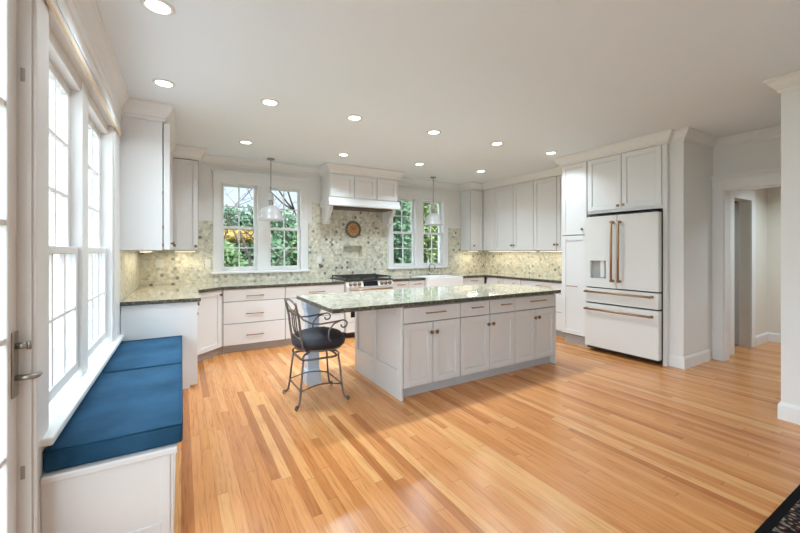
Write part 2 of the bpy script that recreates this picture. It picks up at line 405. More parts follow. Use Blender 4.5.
# back wall with two window openings and the niche
W1 = (0.50, 1.735, 1.07, 2.42); W2 = (3.475, 4.71, 1.07, 2.42); NI = (2.47, 2.84, 1.255, 1.468)
m = MB(); Y0, Y1 = YB, YB+0.2
for x0, x1, z0, z1 in ((XL, W1[0], 0, CH), (W1[0], W1[1], 0, W1[2]), (W1[0], W1[1], W1[3], CH), (W1[1], NI[0], 0, CH), (NI[0], NI[1], 0, NI[2]), (NI[0], NI[1], NI[3], CH),
                       (NI[1], W2[0], 0, CH), (W2[0], W2[1], 0, W2[2]), (W2[0], W2[1], W2[3], CH), (W2[1], XR+0.2, 0, CH)):
    m.box(x0, x1, Y0, Y1, z0, z1)
m.box(NI[0], NI[1], Y0+0.1, Y1, NI[2], NI[3])
struct(m.build('wall_back', M_wall))
# right side: kitchen wall, column, doorway wall, hall
OY0, OY1, OZ = 0.85, 1.888, 2.135
m = MB(); m.box(XR, XR+0.14, 2.13, YB, 0, CH); m.box(XR, XR+0.14, OY1, 2.13, 0, CH); m.box(XR, XR+0.14, OY0, OY1, OZ, CH)
struct(m.build('wall_right', M_wall))
struct(MB().box(5.03, XR, 2.0, 2.145, 0, CH).build('wall_column', M_wall))
struct(MB().box(4.225, XR+0.14, -1.5, 1.0, 0, CH).build('wall_near_right', M_wall))
m = MB(); HX0, HX1 = 6.36, 6.99
m.box(XR+0.14, HX0, 1.97, 2.10, 0, CH); m.box(HX1, 7.72, 1.97, 2.10, 0, CH); m.box(HX0, HX1, 1.97, 2.10, 2.095, CH)
struct(m.build('wall_hall_side', M_hall))
struct(MB().box(7.70, 7.84, -1.5, 2.10, 0, CH).build('wall_hall_end', M_hall))
struct(MB().box(XR+0.14, 7.7, -1.62, -1.5, 0, CH).build('wall_hall_near', M_hall))
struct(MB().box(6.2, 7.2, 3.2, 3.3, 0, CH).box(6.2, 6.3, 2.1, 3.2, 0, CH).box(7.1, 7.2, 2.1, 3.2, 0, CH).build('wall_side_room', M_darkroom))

# backsplash mosaic
TH = 0.012; m = MB()
def tile_xz(x0, x1, z0, z1): m.box(x0, x1, YB-TH, YB, z0, z1)
ZC = 0.904
tile_xz(XL+TH, 0.36, ZC, 1.82)
tile_xz(0.36, 1.91, ZC, 1.035); tile_xz(0.36, 0.42, 1.035, 1.82); tile_xz(1.85, 1.91, 1.035, 1.84)
tile_xz(1.91, NI[0], ZC, 2.2); tile_xz(NI[0], NI[1], ZC, NI[2]); tile_xz(NI[0], NI[1], NI[3], 2.2); tile_xz(NI[1], 3.36, ZC, 2.2)
tile_xz(3.36, 4.90, ZC, 1.035); tile_xz(4.84, 4.90, 1.035, 1.86); tile_xz(4.90, XR-TH, ZC, 1.86)
m.box(XL, XL+TH, 4.26, YB, ZC, 1.40)
m.box(XR-TH, XR, 3.555, YB, ZC, 1.42)
m.box(NI[0], NI[1], YB+0.09, YB+0.1, NI[2], NI[3])
m.box(NI[0], NI[0]+0.008, YB, YB+0.09, NI[2], NI[3]); m.box(NI[1]-0.008, NI[1], YB, YB+0.09, NI[2], NI[3])
struct(m.build('wall_backsplash', M_tile))
struct(MB().box(NI[0], NI[1], YB-TH, YB+0.09, NI[2]-0.004, NI[2]+0.012).build('trim_10', M_plate))

# mouldings: profile (out, down) swept along a plan path with mitred corners
def molding(name, path, prof, mat, side=1, z=CH, parent=None):
    b = MB(); N = len(path); rings = []
    for i, p in enumerate(path):
        p = Vector(p)
        def nrm(a, c):
            t = (Vector(c)-Vector(a)).normalized(); return Vector((-t.y, t.x))*side
        if i == 0: o = nrm(path[0], path[1])
        elif i == N-1: o = nrm(path[-2], path[-1])
        else:
            n1, n2 = nrm(path[i-1], path[i]), nrm(path[i], path[i+1]); o = (n1+n2); o = o/o.dot(n1)
        rings.append([b.b.verts.new((p.x+o.x*u, p.y+o.y*u, z+v)) for u, v in prof])
    k = len(prof)
    for i in range(N-1):
        for j in range(k): b.b.faces.new([rings[i][j], rings[i][(j+1) % k], rings[i+1][(j+1) % k], rings[i+1][j]])
    b.b.faces.new(rings[0]); b.b.faces.new(rings[-1][::-1])
    return b.build(name, mat, parent)
CROWN = [(0, 0), (0.085, 0), (0.085, -0.018), (0.068, -0.030), (0.052, -0.058), (0.026, -0.084), (0.018, -0.090), (0.018, -0.108), (0.010, -0.120), (0, -0.120)]
BIG = [(0, 0), (0.095, 0), (0.095, -0.022), (0.080, -0.036), (0.062, -0.072), (0.034, -0.106), (0.022, -0.114), (0.022, -0.140), (0.012, -0.160), (0, -0.160)]
LEFTC = [(0, 0), (0.085, 0), (0.085, -0.018), (0.068, -0.032), (0.052, -0.062), (0.036, -0.090), (0.030, -0.10), (0.030, -0.13), (0.022, -0.14), (0.022, -0.19), (0.012, -0.20), (0.012, -0.27), (0, -0.27)]
struct(molding('trim_1', [(XL, 4.26), (XL, -3)], LEFTC, M_trim))
struct(molding('trim_2', [(2.07, YB), (0.205, YB)], CROWN, M_trim))
struct(molding('trim_3', [(5.16, YB), (3.34, YB)], CROWN, M_trim))
struct(molding('trim_4', [(XR, OY0+0.15), (XR, 2.0), (5.03, 2.0), (5.03, 2.13)], CROWN, M_trim))
struct(molding('trim_5', [(4.225, -1.5), (4.225, 1.0), (XR, 1.0)], CROWN, M_trim))
BASE = [(0, 0), (0.016, 0), (0.016, 0.115), (0.011, 0.128), (0.006, 0.14), (0, 0.14)]
struct(molding('baseboard_column', [(5.755, 2.0), (5.03, 2.0), (5.03, 2.145)], BASE, M_trim, z=0))
struct(molding('baseboard_near_right', [(4.225, -1.5), (4.225, 1.0), (XR, 1.0)], BASE, M_trim, z=0))
struct(molding('baseboard_hall', [(7.70, -1.5), (7.70, 1.97), (7.16, 1.97)], BASE, M_trim, z=0))
# doorway casing and jamb lining
m = MB()
m.box(XR-0.022, XR, OY1, 2.0, 0, OZ+0.13); m.box(XR-0.022, XR, OY0, OY1, OZ, OZ+0.13)
m.box(XR-0.034, XR, OY0, 2.0, OZ+0.13, OZ+0.155); m.box(XR-0.05, XR, OY0, 2.0, OZ+0.155, OZ+0.185)
m.box(XR-0.002, XR+0.142, OY1-0.012, OY1, 0, OZ); m.box(XR-0.002, XR+0.142, OY0, OY1, OZ-0.012, OZ)
struct(m.build('trim_6', M_trim, bevel=0.003))
m = MB()
m.box(HX1, HX1+0.14, 1.948, 1.97, 0, 2.095); m.box(HX0-0.14, HX1+0.14, 1.948, 1.97, 2.095, 2.24); m.box(HX0-0.14, HX1+0.15, 1.935, 1.97, 2.24, 2.275); m.box(HX0-0.14, HX0, 1.948, 1.97, 0, 2.095)
struct(m.build('trim_7', M_trim, bevel=0.003))
# hall door, grey, swung into the dark room
d2 = sempty('door_2', (HX1, 2.08, 0))
fd = F((HX1-0.012, 2.085, 0), (-0.42, 0.60, 0), (0.60, 0.42, 0))
m = MB(); m.fb(fd, 0, 0.6, 0.01, 2.08, 0, 0.04)
m.build('leaf', M_halldoor, d2, bevel=0.003)
MB().lathe([(0.012, 0.0), (0.012, 0.03), (0.028, 0.04), (0.030, 0.055), (0.02, 0.068), (0.004, 0.07)], f=lambda a, b_, c: fd(0.53+a, 0.98+b_, -c)).build('door_knob', M_knob, d2)

# ------------------------------------------------------------------ windows
def sash(mb, gl, f, u0, u1, v0, v1, cols, rows, w0, st=0.045, bot=0.055, top=0.045, mun=0.018):
    mb.fb(f, u0, u0+st, v0, v1, w0, w0+0.035); mb.fb(f, u1-st, u1, v0, v1, w0, w0+0.035)
    mb.fb(f, u0+st, u1-st, v0, v0+bot, w0, w0+0.035); mb.fb(f, u0+st, u1-st, v1-top, v1, w0, w0+0.035)
    a0, a1, b0, b1 = u0+st, u1-st, v0+bot, v1-top
    for i in range(1, cols): x = a0+(a1-a0)*i/cols; mb.fb(f, x-mun/2, x+mun/2, b0, b1, w0+0.006, w0+0.03)
    for i in range(1, rows):
        y = b0+(b1-b0)*i/rows
        mb.fb(f, a0, a1, y-mun/2, y+mun/2, w0+0.007, w0+0.029)
    gl.fb(f, a0, a1, b0, b1, w0+0.015, w0+0.019)
def dh_window(name, f, root_loc, units, z0, zm, z1, cols, rup, rlow, wi):
    root = sempty(name, root_loc)
    for (u0, u1) in units:
        a, g = MB(), MB(); sash(a, g, f, u0, u1, z0, zm+0.022, cols, rlow, wi, bot=0.06, top=0.04); so = a.build('lower_sash', M_trim, root, bevel=0.003, seg=1); g.build('pane', M_glass, so)
        a, g = MB(), MB(); sash(a, g, f, u0, u1, zm-0.022, z1, cols, rup, wi-0.038, bot=0.045, top=0.05); so = a.build('upper_sash', M_trim, root, bevel=0.003, seg=1); g.build('pane', M_glass, so)
    return root
def back_window(name, x0, x1, units, mull):
    f = F((0, YB, 0), (1, 0, 0), (0, -1, 0))
    r = dh_window(name, f, ((x0+x1)/2, YB, 1.05), units, 1.072, 1.735, 2.418, 2, 2, 2, -0.075)
    m = MB()
    m.fb(f, x0-0.095, x0+0.012, 1.06, 2.42, -0.002, 0.022); m.fb(f, x1-0.012, x1+0.095, 1.06, 2.42, -0.002, 0.022)
    m.fb(f, x0-0.095, x1+0.095, 2.408, 2.545, -0.002, 0.024); m.fb(f, x0-0.105, x1+0.105, 2.545, 2.57, -0.002, 0.036); m.fb(f, x0-0.125, x1+0.125, 2.57, 2.60, -0.002, 0.052)
    m.fb(f, mull[0], mull[1], 1.06, 2.42, -0.12, 0.016)
    for a in (x0, x1-0.012): m.fb(f, a, a+0.012, 1.06, 2.42, -0.15, 0)
    m.fb(f, x0, x1, 2.408, 2.42, -0.15, 0)
    m.build('window_casing', M_trim, r, bevel=0.003)
    MB().fb(f, x0-0.125, x1+0.125, 1.03, 1.062, -0.15, 0.05).build('window_sill', M_trim, r, bevel=0.006)
    return r
back_window('window_1', W1[0], W1[1], [(0.512, 1.035), (1.20, 1.723)], (1.035, 1.20))
back_window('window_2', W2[0], W2[1], [(3.487, 4.01), (4.187, 4.698)], (4.01, 4.187))
fl = F((XL, 0, 0), (0, 1, 0), (1, 0, 0))
r3 = dh_window('window_3', fl, (XL, 3.05, 0.6), [(2.18, 2.945), (3.105, 3.915)], 0.645, 1.38, 2.36, 3, 3, 2, -0.078)
m = MB()
m.fb(fl, 1.985, WY0-0.01, 0.605, 2.50, -0.001, 0.007); m.fb(fl, WY1, 4.24, 0.605, 2.50, -0.001, 0.012)
m.fb(fl, 2.945, 3.105, 0.605, WZ1, -0.13, -0.022)
m.fb(fl, WY0, 2.18, 0.605, WZ1, -0.13, 0.0); m.fb(fl, 3.915, WY1, 0.605, WZ1, -0.13, 0.0); m.fb(fl, WY0, WY1, 2.36, WZ1, -0.13, -0.03)
m.fb(fl, 1.985, 4.24, 2.43, 2.52, -0.001, 0.012)
m.build('window_casing', M_trim, r3, bevel=0.003)
MB().fb(fl, 2.05, 4.25, 0.568, 0.603, -0.13, 0.042).build('window_sill', M_trim, r3, bevel=0.008)
# raised shade under the head of the left window
t = thing('pleated_blind', 'white pleated blind raised to the top of the left window, tan wood bottom rail', 'blind', (XL+0.03, 3.05, 2.43))
m = MB()
for i in range(3): m.fb(fl, 1.99, 4.17, 2.452+i*0.018, 2.467+i*0.018, 0.013, 0.026+0.003*(i % 2))
m.build('fabric_stack', M_shade, t)
m = MB(); m.fb(fl, 1.985, 4.175, 2.418, 2.450, 0.0125, 0.030); m.build('bottom_rail', M_tan, t, bevel=0.004)

# glazed door in the left wall
d1 = sempty('door_1', (XL, DY1, 0))
fd1 = F((XL-0.075, 0, 0), (0, 1, 0), (1, 0, 0))
a, g = MB(), MB(); sash(a, g, fd1, 0.995, 1.955, 0.012, 2.43, 3, 5, 0.0, st=0.085, bot=0.178, top=0.09, mun=0.022); lf = a.build('leaf', M_doorp, d1, bevel=0.004); g.build('pane', M_glass, lf)
m = MB(); m.fb(fl, DY0-0.1, DY0, 0, 2.56, -0.001, 0.02); m.fb(fl, DY0, DY1-0.0, DZ, DZ+0.11, -0.001, 0.02)
m.fb(fl, DY1-0.012, DY1, 0, DZ, -0.14, 0.0); m.fb(fl, DY0, DY0+0.012, 0, DZ, -0.14, 0); m.fb(fl, DY0, DY1, DZ-0.012, DZ, -0.14, 0); m.fb(fl, DY1, 1.985, 0, 2.5, -0.001, 0.012)
m.build('door_casing', M_doorp, d1, bevel=0.003)
# lever handle on an escutcheon plate
m = MB(); m.fb(fd1, 1.897, 1.945, 0.83, 1.075, 0.035, 0.043)
hh = m.build('door_handle', M_nickel, d1, bevel=0.003)
MB().tube([fd1(1.921, 0.90, 0.043), fd1(1.921, 0.90, 0.075), fd1(1.921, 0.899, 0.09), fd1(1.935, 0.898, 0.098), fd1(1.955, 0.90, 0.10)], [0.011, 0.010, 0.010, 0.010, 0.009]).build('lever', M_nickel, hh)
MB().tube([fd1(1.921, 1.02, 0.043), fd1(1.921, 1.02, 0.075)], 0.012).tube([fd1(1.921, 1.005, 0.078), fd1(1.921, 1.035, 0.078)], 0.007).build('thumb_turn', M_nickel, hh)
for z in (0.50, 2.03):
    MB().fb(fl, DY1-0.016, DY1-0.011, z, z+0.05, -0.030, -0.018).build('strike_plate', M_nickel, d1)

# ------------------------------------------------------------------ cabinetry
G = 0.0048
def shaker(name, f, u0, u1, v0, v1, mat, root, st=0.062, dth=0.02):
    m = MB(); a, b_, c, d = u0+G, u1-G, v0+G, v1-G
    m.fb(f, a, a+st, c, d, -dth, 0); m.fb(f, b_-st, b_, c, d, -dth, 0)
    m.fb(f, a+st, b_-st, c, c+st, -dth, 0); m.fb(f, a+st, b_-st, d-st, d, -dth, 0)
    m.fb(f, a+st, b_-st, c+st, d-st, -dth+0.002, -0.0125)
    return m.build(name, mat, root, bevel=0.0018, seg=1)
def slab(name, f, u0, u1, v0, v1, mat, root):
    return MB().fb(f, u0+G, u1-G, v0+G, v1-G, -0.02, 0).build(name, mat, root, bevel=0.0018, seg=1)
def pull(f, u, v, L, parent, mat=None, vert=False):
    m = MB(); r = 0.0065
    if vert: pts = [f(u, v-L/2, 0.03), f(u, v+L/2, 0.03)]; le = [(u, v-L/2+0.018), (u, v+L/2-0.018)]
    else: pts = [f(u-L/2, v, 0.03), f(u+L/2, v, 0.03)]; le = [(u-L/2+0.018, v), (u+L/2-0.018, v)]
    m.tube(pts, r, 8)
    for a, b_ in le: m.tube([f(a, b_, 0.0), f(a, b_, 0.03)], 0.005, 6)
    return m.build('handle', mat or M_bronze, parent)
def knob(f, u, v, parent, mat=None):
    m = MB().lathe([(0.007, 0.0), (0.007, 0.014), (0.0185, 0.02), (0.0195, 0.029), (0.015, 0.034), (0.003, 0.035)], n=12, f=lambda a, b_, c: f(u+a, v+b_, c))
    return m.build('knob', mat or M_knob, parent)
def cabinet(name, label, cat, f, wd, h0, h1, dep, items, mat=None, group=None, toe=True, bodyrange=None, pullmat=None, dth=0.02):
    mat = mat or M_cab
    root = thing(name, label, cat, f(wd/2, 0 if toe else h0, -dep/2), group)
    u0, u1 = bodyrange or (0, wd)
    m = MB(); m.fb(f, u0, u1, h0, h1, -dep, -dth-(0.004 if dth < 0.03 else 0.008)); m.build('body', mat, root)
    bo = root.children[0]; bo.data.materials.append(M_gapshade)
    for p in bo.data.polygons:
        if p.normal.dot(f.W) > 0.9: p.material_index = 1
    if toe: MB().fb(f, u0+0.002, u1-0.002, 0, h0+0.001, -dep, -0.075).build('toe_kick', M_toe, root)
    for it in items:
        k = it[0]
        if k == 'door':
            d = shaker('door', f, *it[1:5], mat, root, dth=dth)
            if len(it) > 5 and it[5]:
                if it[5][0] == 'k': knob(f, it[5][1], it[5][2], d)
                else: pull(f, it[5][1], it[5][2], it[5][3], d, pullmat, it[5][0] == 'v')
        elif k in ('drawer', 'sdrawer'):
            d = (slab if k == 'drawer' else shaker)('drawer', f, *it[1:5], mat, root)
            if len(it) > 5 and it[5]: pull(f, it[5][1], it[5][2], it[5][3], d, pullmat)
        elif k == 'fill': slab('filler_strip', f, *it[1:5], mat, root)
    return root
CT = 0.866   # top of base cabinets
# --- back run
def fb_(x): return F((x, 5.41, 0), (1, 0, 0), (0, -1, 0))
f = fb_(0.475)
cabinet('base_cabinet', 'white three-drawer base cabinet under the left back window', 'cabinet', f, 0.813, 0.10, CT, 0.71,
        [('drawer', 0, 0.813, 0.69, CT-0.004, ('h', 0.40, 0.765, 0.23)), ('drawer', 0, 0.813, 0.392, 0.69, ('h', 0.40, 0.52, 0.23)), ('drawer', 0, 0.813, 0.10, 0.392, ('h', 0.40, 0.228, 0.23))])
f = fb_(1.288)
cabinet('base_cabinet', 'white base cabinet with one wide drawer, immediately left of the range', 'cabinet', f, 0.915, 0.10, CT, 0.71,
        [('drawer', 0, 0.915, 0.69, CT-0.004, ('h', 0.46, 0.765, 0.25)), ('drawer', 0, 0.915, 0.392, 0.69, ('h', 0.46, 0.52, 0.25)), ('drawer', 0, 0.915, 0.10, 0.392, ('h', 0.46, 0.228, 0.25))])
f = fb_(3.055)
cabinet('base_cabinet', 'white base cabinet between the range and the apron sink', 'cabinet', f, 0.672, 0.10, CT, 0.71,
        [('drawer', 0, 0.336, 0.69, CT-0.004, ('h', 0.17, 0.80, 0.16)), ('drawer', 0.336, 0.672, 0.69, CT-0.004, ('h', 0.51, 0.80, 0.16)), ('door', 0, 0.336, 0.10, 0.69, ('v', 0.29, 0.58, 0.16)), ('door', 0.336, 0.672, 0.10, 0.69, ('v', 0.385, 0.58, 0.16))])
f = fb_(3.727)
cabinet('sink_base_cabinet', 'white base cabinet holding the apron sink under the right window', 'cabinet', f, 0.836, 0.10, 0.645, 0.71,
        [('door', 0, 0.418, 0.10, 0.645, ('k', 0.37, 0.58)), ('door', 0.418, 0.836, 0.10, 0.645, ('k', 0.46, 0.58))])
f = fb_(4.563)
cabinet('base_cabinet', 'white base cabinet with one drawer, right of the apron sink in the corner', 'cabinet', f, 0.60, 0.10, CT, 0.71,
        [('drawer', 0, 0.60, 0.69, CT-0.004, ('h', 0.30, 0.80, 0.18)), ('door', 0, 0.60, 0.10, 0.69, ('k', 0.05, 0.62))])
# diagonal corner and left run
f = F((0.152, 5.098, 0), (0.315, 0.312, 0), (0.312, -0.315, 0))
wd = math.hypot(0.315, 0.312)
root = thing('corner_base_cabinet', 'white angled corner base cabinet with one tall door, left of the drawers', 'cabinet', (0.1, 5.6, 0))
MB().prism([(-0.485, 5.10), (0.135, 5.10), (0.45, 5.425), (0.473, 5.425), (0.473, 6.12), (-0.485, 6.12)], 0.10, CT).build('body', M_cab, root)
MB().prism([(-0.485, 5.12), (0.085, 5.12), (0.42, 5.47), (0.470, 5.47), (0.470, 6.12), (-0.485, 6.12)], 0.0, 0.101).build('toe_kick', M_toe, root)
d = shaker('door', f, 0.0, wd-0.01, 0.10, CT-0.004, M_cab, root); knob(f, wd-0.045, 0.80, d)
for z in (0.60, 0.83): MB().fb(f, 0.004, 0.022, z, z+0.03, 0, 0.014).build('hinge', M_knob, d)
f = F((0.14, 4.262, 0), (0, 1, 0), (1, 0, 0))
root = cabinet('base_cabinet', 'white base cabinet at the end of the window seat, plain side panel facing the room', 'cabinet', f, 0.83, 0.10, CT, 0.625,
        [('door', 0.02, 0.42, 0.10, CT-0.004, ('k', 0.38, 0.79)), ('door', 0.42, 0.82, 0.10, CT-0.004, ('k', 0.46, 0.79))], toe=False)
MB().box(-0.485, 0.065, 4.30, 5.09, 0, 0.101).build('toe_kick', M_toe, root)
m = MB(); m.box(-0.485, 0.14, 4.252, 4.264, 0.03, CT); m.box(-0.485, 0.075, 4.252, 4.264, 0, 0.03)
m.build('end_panel', M_cab, root)
# --- right run
def fr_(y, x=5.2): return F((x, y, 0), (0, -1, 0), (-1, 0, 0))
f = fr_(5.405)
cabinet('base_cabinet', 'white corner base cabinet at the left end of the right wall', 'cabinet', f, 0.44, 0.10, CT, 0.61,
        [('drawer', 0, 0.44, 0.69, CT-0.004, ('h', 0.36, 0.79, 0.05)), ('door', 0, 0.44, 0.10, 0.69)])
f = fr_(4.963)
cabinet('base_cabinet', 'narrow white base cabinet in the middle of the right wall', 'cabinet', f, 0.415, 0.10, CT, 0.61,
        [('drawer', 0, 0.415, 0.69, CT-0.004, ('h', 0.28, 0.79, 0.06)), ('door', 0, 0.415, 0.10, 0.69, ('k', 0.05, 0.62))])
f = fr_(4.546)
cabinet('base_cabinet', 'white wide-drawer base cabinet beside the tall pantry', 'cabinet', f, 0.99, 0.10, CT, 0.61,
        [('drawer', 0, 0.99, 0.69, CT-0.004, ('h', 0.50, 0.79, 0.30)), ('drawer', 0, 0.99, 0.392, 0.69, ('h', 0.5, 0.52, 0.3)), ('drawer', 0, 0.99, 0.10, 0.392, ('h', 0.5, 0.23, 0.3))])
# tall pantry
f = fr_(3.552, 4.96)
cabinet('pantry_cabinet', 'tall narrow white pantry cabinet left of the refrigerator', 'cabinet', f, 0.405, 0.13, 2.66, 0.86,
        [('door', 0, 0.405, 1.61, 2.66, ('k', 0.345, 1.69)), ('door', 0, 0.405, 0.145, 1.605, ('h', 0.19, 0.86, 0.17))])
# fridge surround cabinet
f = fr_(3.145, 4.96)
root = thing('refrigerator_cabinet', 'white two-door cabinet above the refrigerator', 'cabinet', (5.4, 2.65, 1.89))
MB().fb(f, 0.002, 0.954, 1.895, 2.66, -0.86, -0.0215).build('body', M_cab, root)
tag(MB().fb(f, 0.957, 0.998, 0.0, 2.66, -0.86, -0.01).build('refrigerator_side_panel', M_cab), 'tall white panel standing along the right side of the refrigerator', 'panel')
d = shaker('door', f, 0.005, 0.475, 1.93, 2.655, M_cab, root); knob(f, 0.44, 1.975, d, M_bronze)
d = shaker('door', f, 0.475, 0.948, 1.93, 2.655, M_cab, root); knob(f, 0.51, 1.975, d, M_bronze)
# --- wall cabinets, right
ZU0, ZU1 = 1.385, 2.655
f = fr_(5.81, 5.5)
cabinet('wall_cabinet', 'white wall cabinet with two doors, left end of the right wall', 'cabinet', f, 1.30, ZU0, ZU1, 0.315,
        [('fill', 0, 0.342, ZU0, ZU1), ('door', 0.342, 0.82, ZU0, ZU1, ('k', 0.79, ZU0+0.10)), ('door', 0.82, 1.30, ZU0, ZU1, ('k', 0.85, ZU0+0.10))], toe=False)
f = fr_(4.51, 5.5)
cabinet('wall_cabinet', 'white wall cabinet with two doors, beside the tall pantry', 'cabinet', f, 0.952, ZU0, ZU1, 0.315,
        [('door', 0, 0.476, ZU0, ZU1, ('k', 0.445, ZU0+0.10)), ('door', 0.476, 0.952, ZU0, ZU1, ('k', 0.505, ZU0+0.10))], toe=False)
f = F((5.16, 5.81, 0), (1, 0, 0), (0, -1, 0))
cabinet('wall_cabinet', 'white single-door wall cabinet right of the sink window in the corner', 'cabinet', f, 0.337, ZU0, ZU1, 0.322,
        [('door', 0, 0.337, ZU0, ZU1, ('k', 0.07, ZU0+0.10))], toe=False)
# --- wall cabinets, left
f = F((-0.098, 4.262, 0), (0, 1, 0), (1, 0, 0))
root = cabinet('wall_cabinet', 'large white wall cabinet beside the window seat, plain side facing the room', 'cabinet', f, 1.53, ZU0, 2.63, 0.395,
        [('door', 0.0, 0.50, ZU0, 2.63, ('k', 0.46, 1.46)), ('door', 0.50, 1.0, ZU0, 2.63, ('k', 0.54, 1.46)), ('door', 1.0, 1.50, ZU0, 2.63, ('k', 1.42, 1.45))], toe=False, dth=0.052)
for z in (1.42, 1.59, 1.93): MB().fb(f, -0.004, 0.010, z, z+0.03, -0.062, -0.050).build('hinge', M_bronze if z > 1.8 else M_knob, root)
f = F((-0.12, 5.80, 0), (1, 0, 0), (0, -1, 0))
cabinet('wall_cabinet', 'small white single-door wall cabinet left of the back left window', 'cabinet', f, 0.322, ZU0, 2.635, 0.33,
        [('door', 0, 0.322, ZU0, 2.626, ('k', 0.29, 1.44))], toe=False)
# crowns on the cabinets
def crown_for(name, path, zt, prof): return struct(molding(name, path, prof, M_trim))
BIGL = [(-0.03, 0), (0.095, 0), (0.095, -0.022), (0.080, -0.036), (0.062, -0.076), (0.034, -0.112), (0.022, -0.120), (0.022, -0.140), (0.010, -0.155), (-0.03, -0.155)]
struct(molding('trim_8', [(0.205, YB), (0.205, 5.80), (-0.152, 5.80), (-0.152, 4.26), (XL, 4.26)], [(a, b_*1.0) for a, b_ in BIGL], M_trim))
RC = [(-0.03, 0), (0.09, 0), (0.09, -0.020), (0.074, -0.034), (0.056, -0.066), (0.030, -0.098), (0.02, -0.104), (0.02, -0.118), (0.008, -0.128), (-0.03, -0.128)]
struct(molding('trim_9', [(5.03, 2.145), (4.96, 2.145), (4.96, 3.555), (5.5, 3.555), (5.5, 5.81), (5.16, 5.81), (5.16, YB)], RC, M_trim))
# ------------------------------------------------------------------ worktops
def worktop(name, label, poly, z0=0.866, z1=ZC):
    m = MB(); m.prism(poly, z0, z1); o = m.build(name, [M_gran, M_edge])
    for p in o.data.polygons:
        if abs(p.normal.z) < 0.5: p.material_index = 1
    md = o.modifiers.new('bevel', 'BEVEL'); md.width = 0.004; md.segments = 2; md.limit_method = 'ANGLE'
    return tag(o, label, 'worktop')
e = 0.0125
worktop('worktop', 'grey-green granite worktop in the left corner, bending round to the range',
        [(XL+e, 4.235), (0.17, 4.235), (0.17, 5.075), (0.475, 5.385), (2.203, 5.385), (2.203, YB-e), (XL+e, YB-e)])
worktop('worktop', 'grey-green granite worktop from the range round the right corner, behind the sink',
        [(3.055, 5.385), (3.73, 5.385), (3.73, 5.95), (4.56, 5.95), (4.56, 5.385), (5.175, 5.385), (5.175, 3.556), (XR-e, 3.556), (XR-e, YB-e), (3.055, YB-e)])
worktop('island_worktop', 'long polished granite worktop on the kitchen island', [(1.053, 2.85), (3.972, 2.85), (3.972, 3.935), (1.053, 3.935)])

# ------------------------------------------------------------------ island
YI = 2.89
fi = lambda x: F((x, YI, 0), (1, 0, 0), (0, -1, 0))
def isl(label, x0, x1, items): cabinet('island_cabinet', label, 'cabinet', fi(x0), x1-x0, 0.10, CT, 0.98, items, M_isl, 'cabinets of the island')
zt, zs = CT-0.012, 0.70
isl('left island cabinet, one drawer over two doors, nearest the stool', 1.752, 2.428,
    [('drawer', 0, 0.676, zs, zt, ('h', 0.355, 0.788, 0.24)), ('door', 0, 0.336, 0.105, zs, ('k', 0.305, 0.60)), ('door', 0.336, 0.676, 0.105, zs, ('k', 0.368, 0.60))])
isl('middle island cabinet, two small drawers over two doors', 2.428, 3.216,
    [('drawer', 0, 0.40, zs, zt, ('h', 0.21, 0.792, 0.16)), ('drawer', 0.40, 0.788, zs, zt, ('h', 0.63, 0.792, 0.16)), ('door', 0, 0.404, 0.105, zs, ('k', 0.37, 0.60)), ('door', 0.404, 0.788, 0.105, zs, ('k', 0.44, 0.60))])
isl('right island cabinet, one drawer over two doors, nearest the refrigerator', 3.216, 3.915,
    [('drawer', 0, 0.699, zs, zt, ('h', 0.37, 0.796, 0.27)), ('door', 0, 0.352, 0.105, zs, ('k', 0.32, 0.60)), ('door', 0.352, 0.699, 0.105, zs, ('k', 0.386, 0.60))])
t = thing('island_end_panel', 'panelled white end of the island facing the bar stool', 'panel', (1.735, 3.4, 0))
fe = F((1.728, 3.93, 0), (0, -1, 0), (-1, 0, 0))
m = MB(); L = 3.93-2.888
m.fb(fe, 0, L, 0.0, CT, -0.0235, -0.017)
for a, b_ in ((0, 0.06), (0.46, 0.53), (L-0.075, L)): m.fb(fe, a, b_, 0, CT, -0.018, 0.003)
for a, b_ in ((0.06, 0.46), (0.53, L-0.075)): m.fb(fe, a, b_, 0, 0.265, -0.018, 0.003); m.fb(fe, a, b_, 0.775, CT, -0.018, 0.003)
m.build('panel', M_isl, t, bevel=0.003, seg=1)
fe2 = F((3.916, 2.889, 0), (0, 1, 0), (1, 0, 0))
t = thing('island_end_panel', 'plain white end of the island facing the refrigerator', 'panel', (3.92, 3.4, 0))
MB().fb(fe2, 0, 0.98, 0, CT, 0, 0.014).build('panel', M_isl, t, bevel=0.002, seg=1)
# post carrying the overhang
t = thing('island_post', 'square pale blue post holding up the island overhang, behind the bar stool', 'post', (1.17, 3.77, 0))
m = MB()
def sq(r0, z0, r1, z1):
    m.hexa([(1.17+a*r, 3.77+b_*r, z) for z, r in ((z0, r0), (z1, r1)) for a, b_ in ((-1, -1), (1, -1), (1, 1), (-1, 1))])
sq(0.060, 0.15, 0.060, 0.70)
m.build('shaft', M_post, t, bevel=0.004)
m = MB(); sq(0.074, 0, 0.074, 0.14); sq(0.074, 0.14, 0.060, 0.165); m.build('base_block', M_post, t, bevel=0.004)
m = MB(); sq(0.060, 0.69, 0.066, 0.71); sq(0.066, 0.71, 0.066, 0.735); sq(0.062, 0.735, 0.088, 0.80); sq(0.088, 0.80, 0.088, 0.8655); m.build('capital', M_post, t, bevel=0.004)

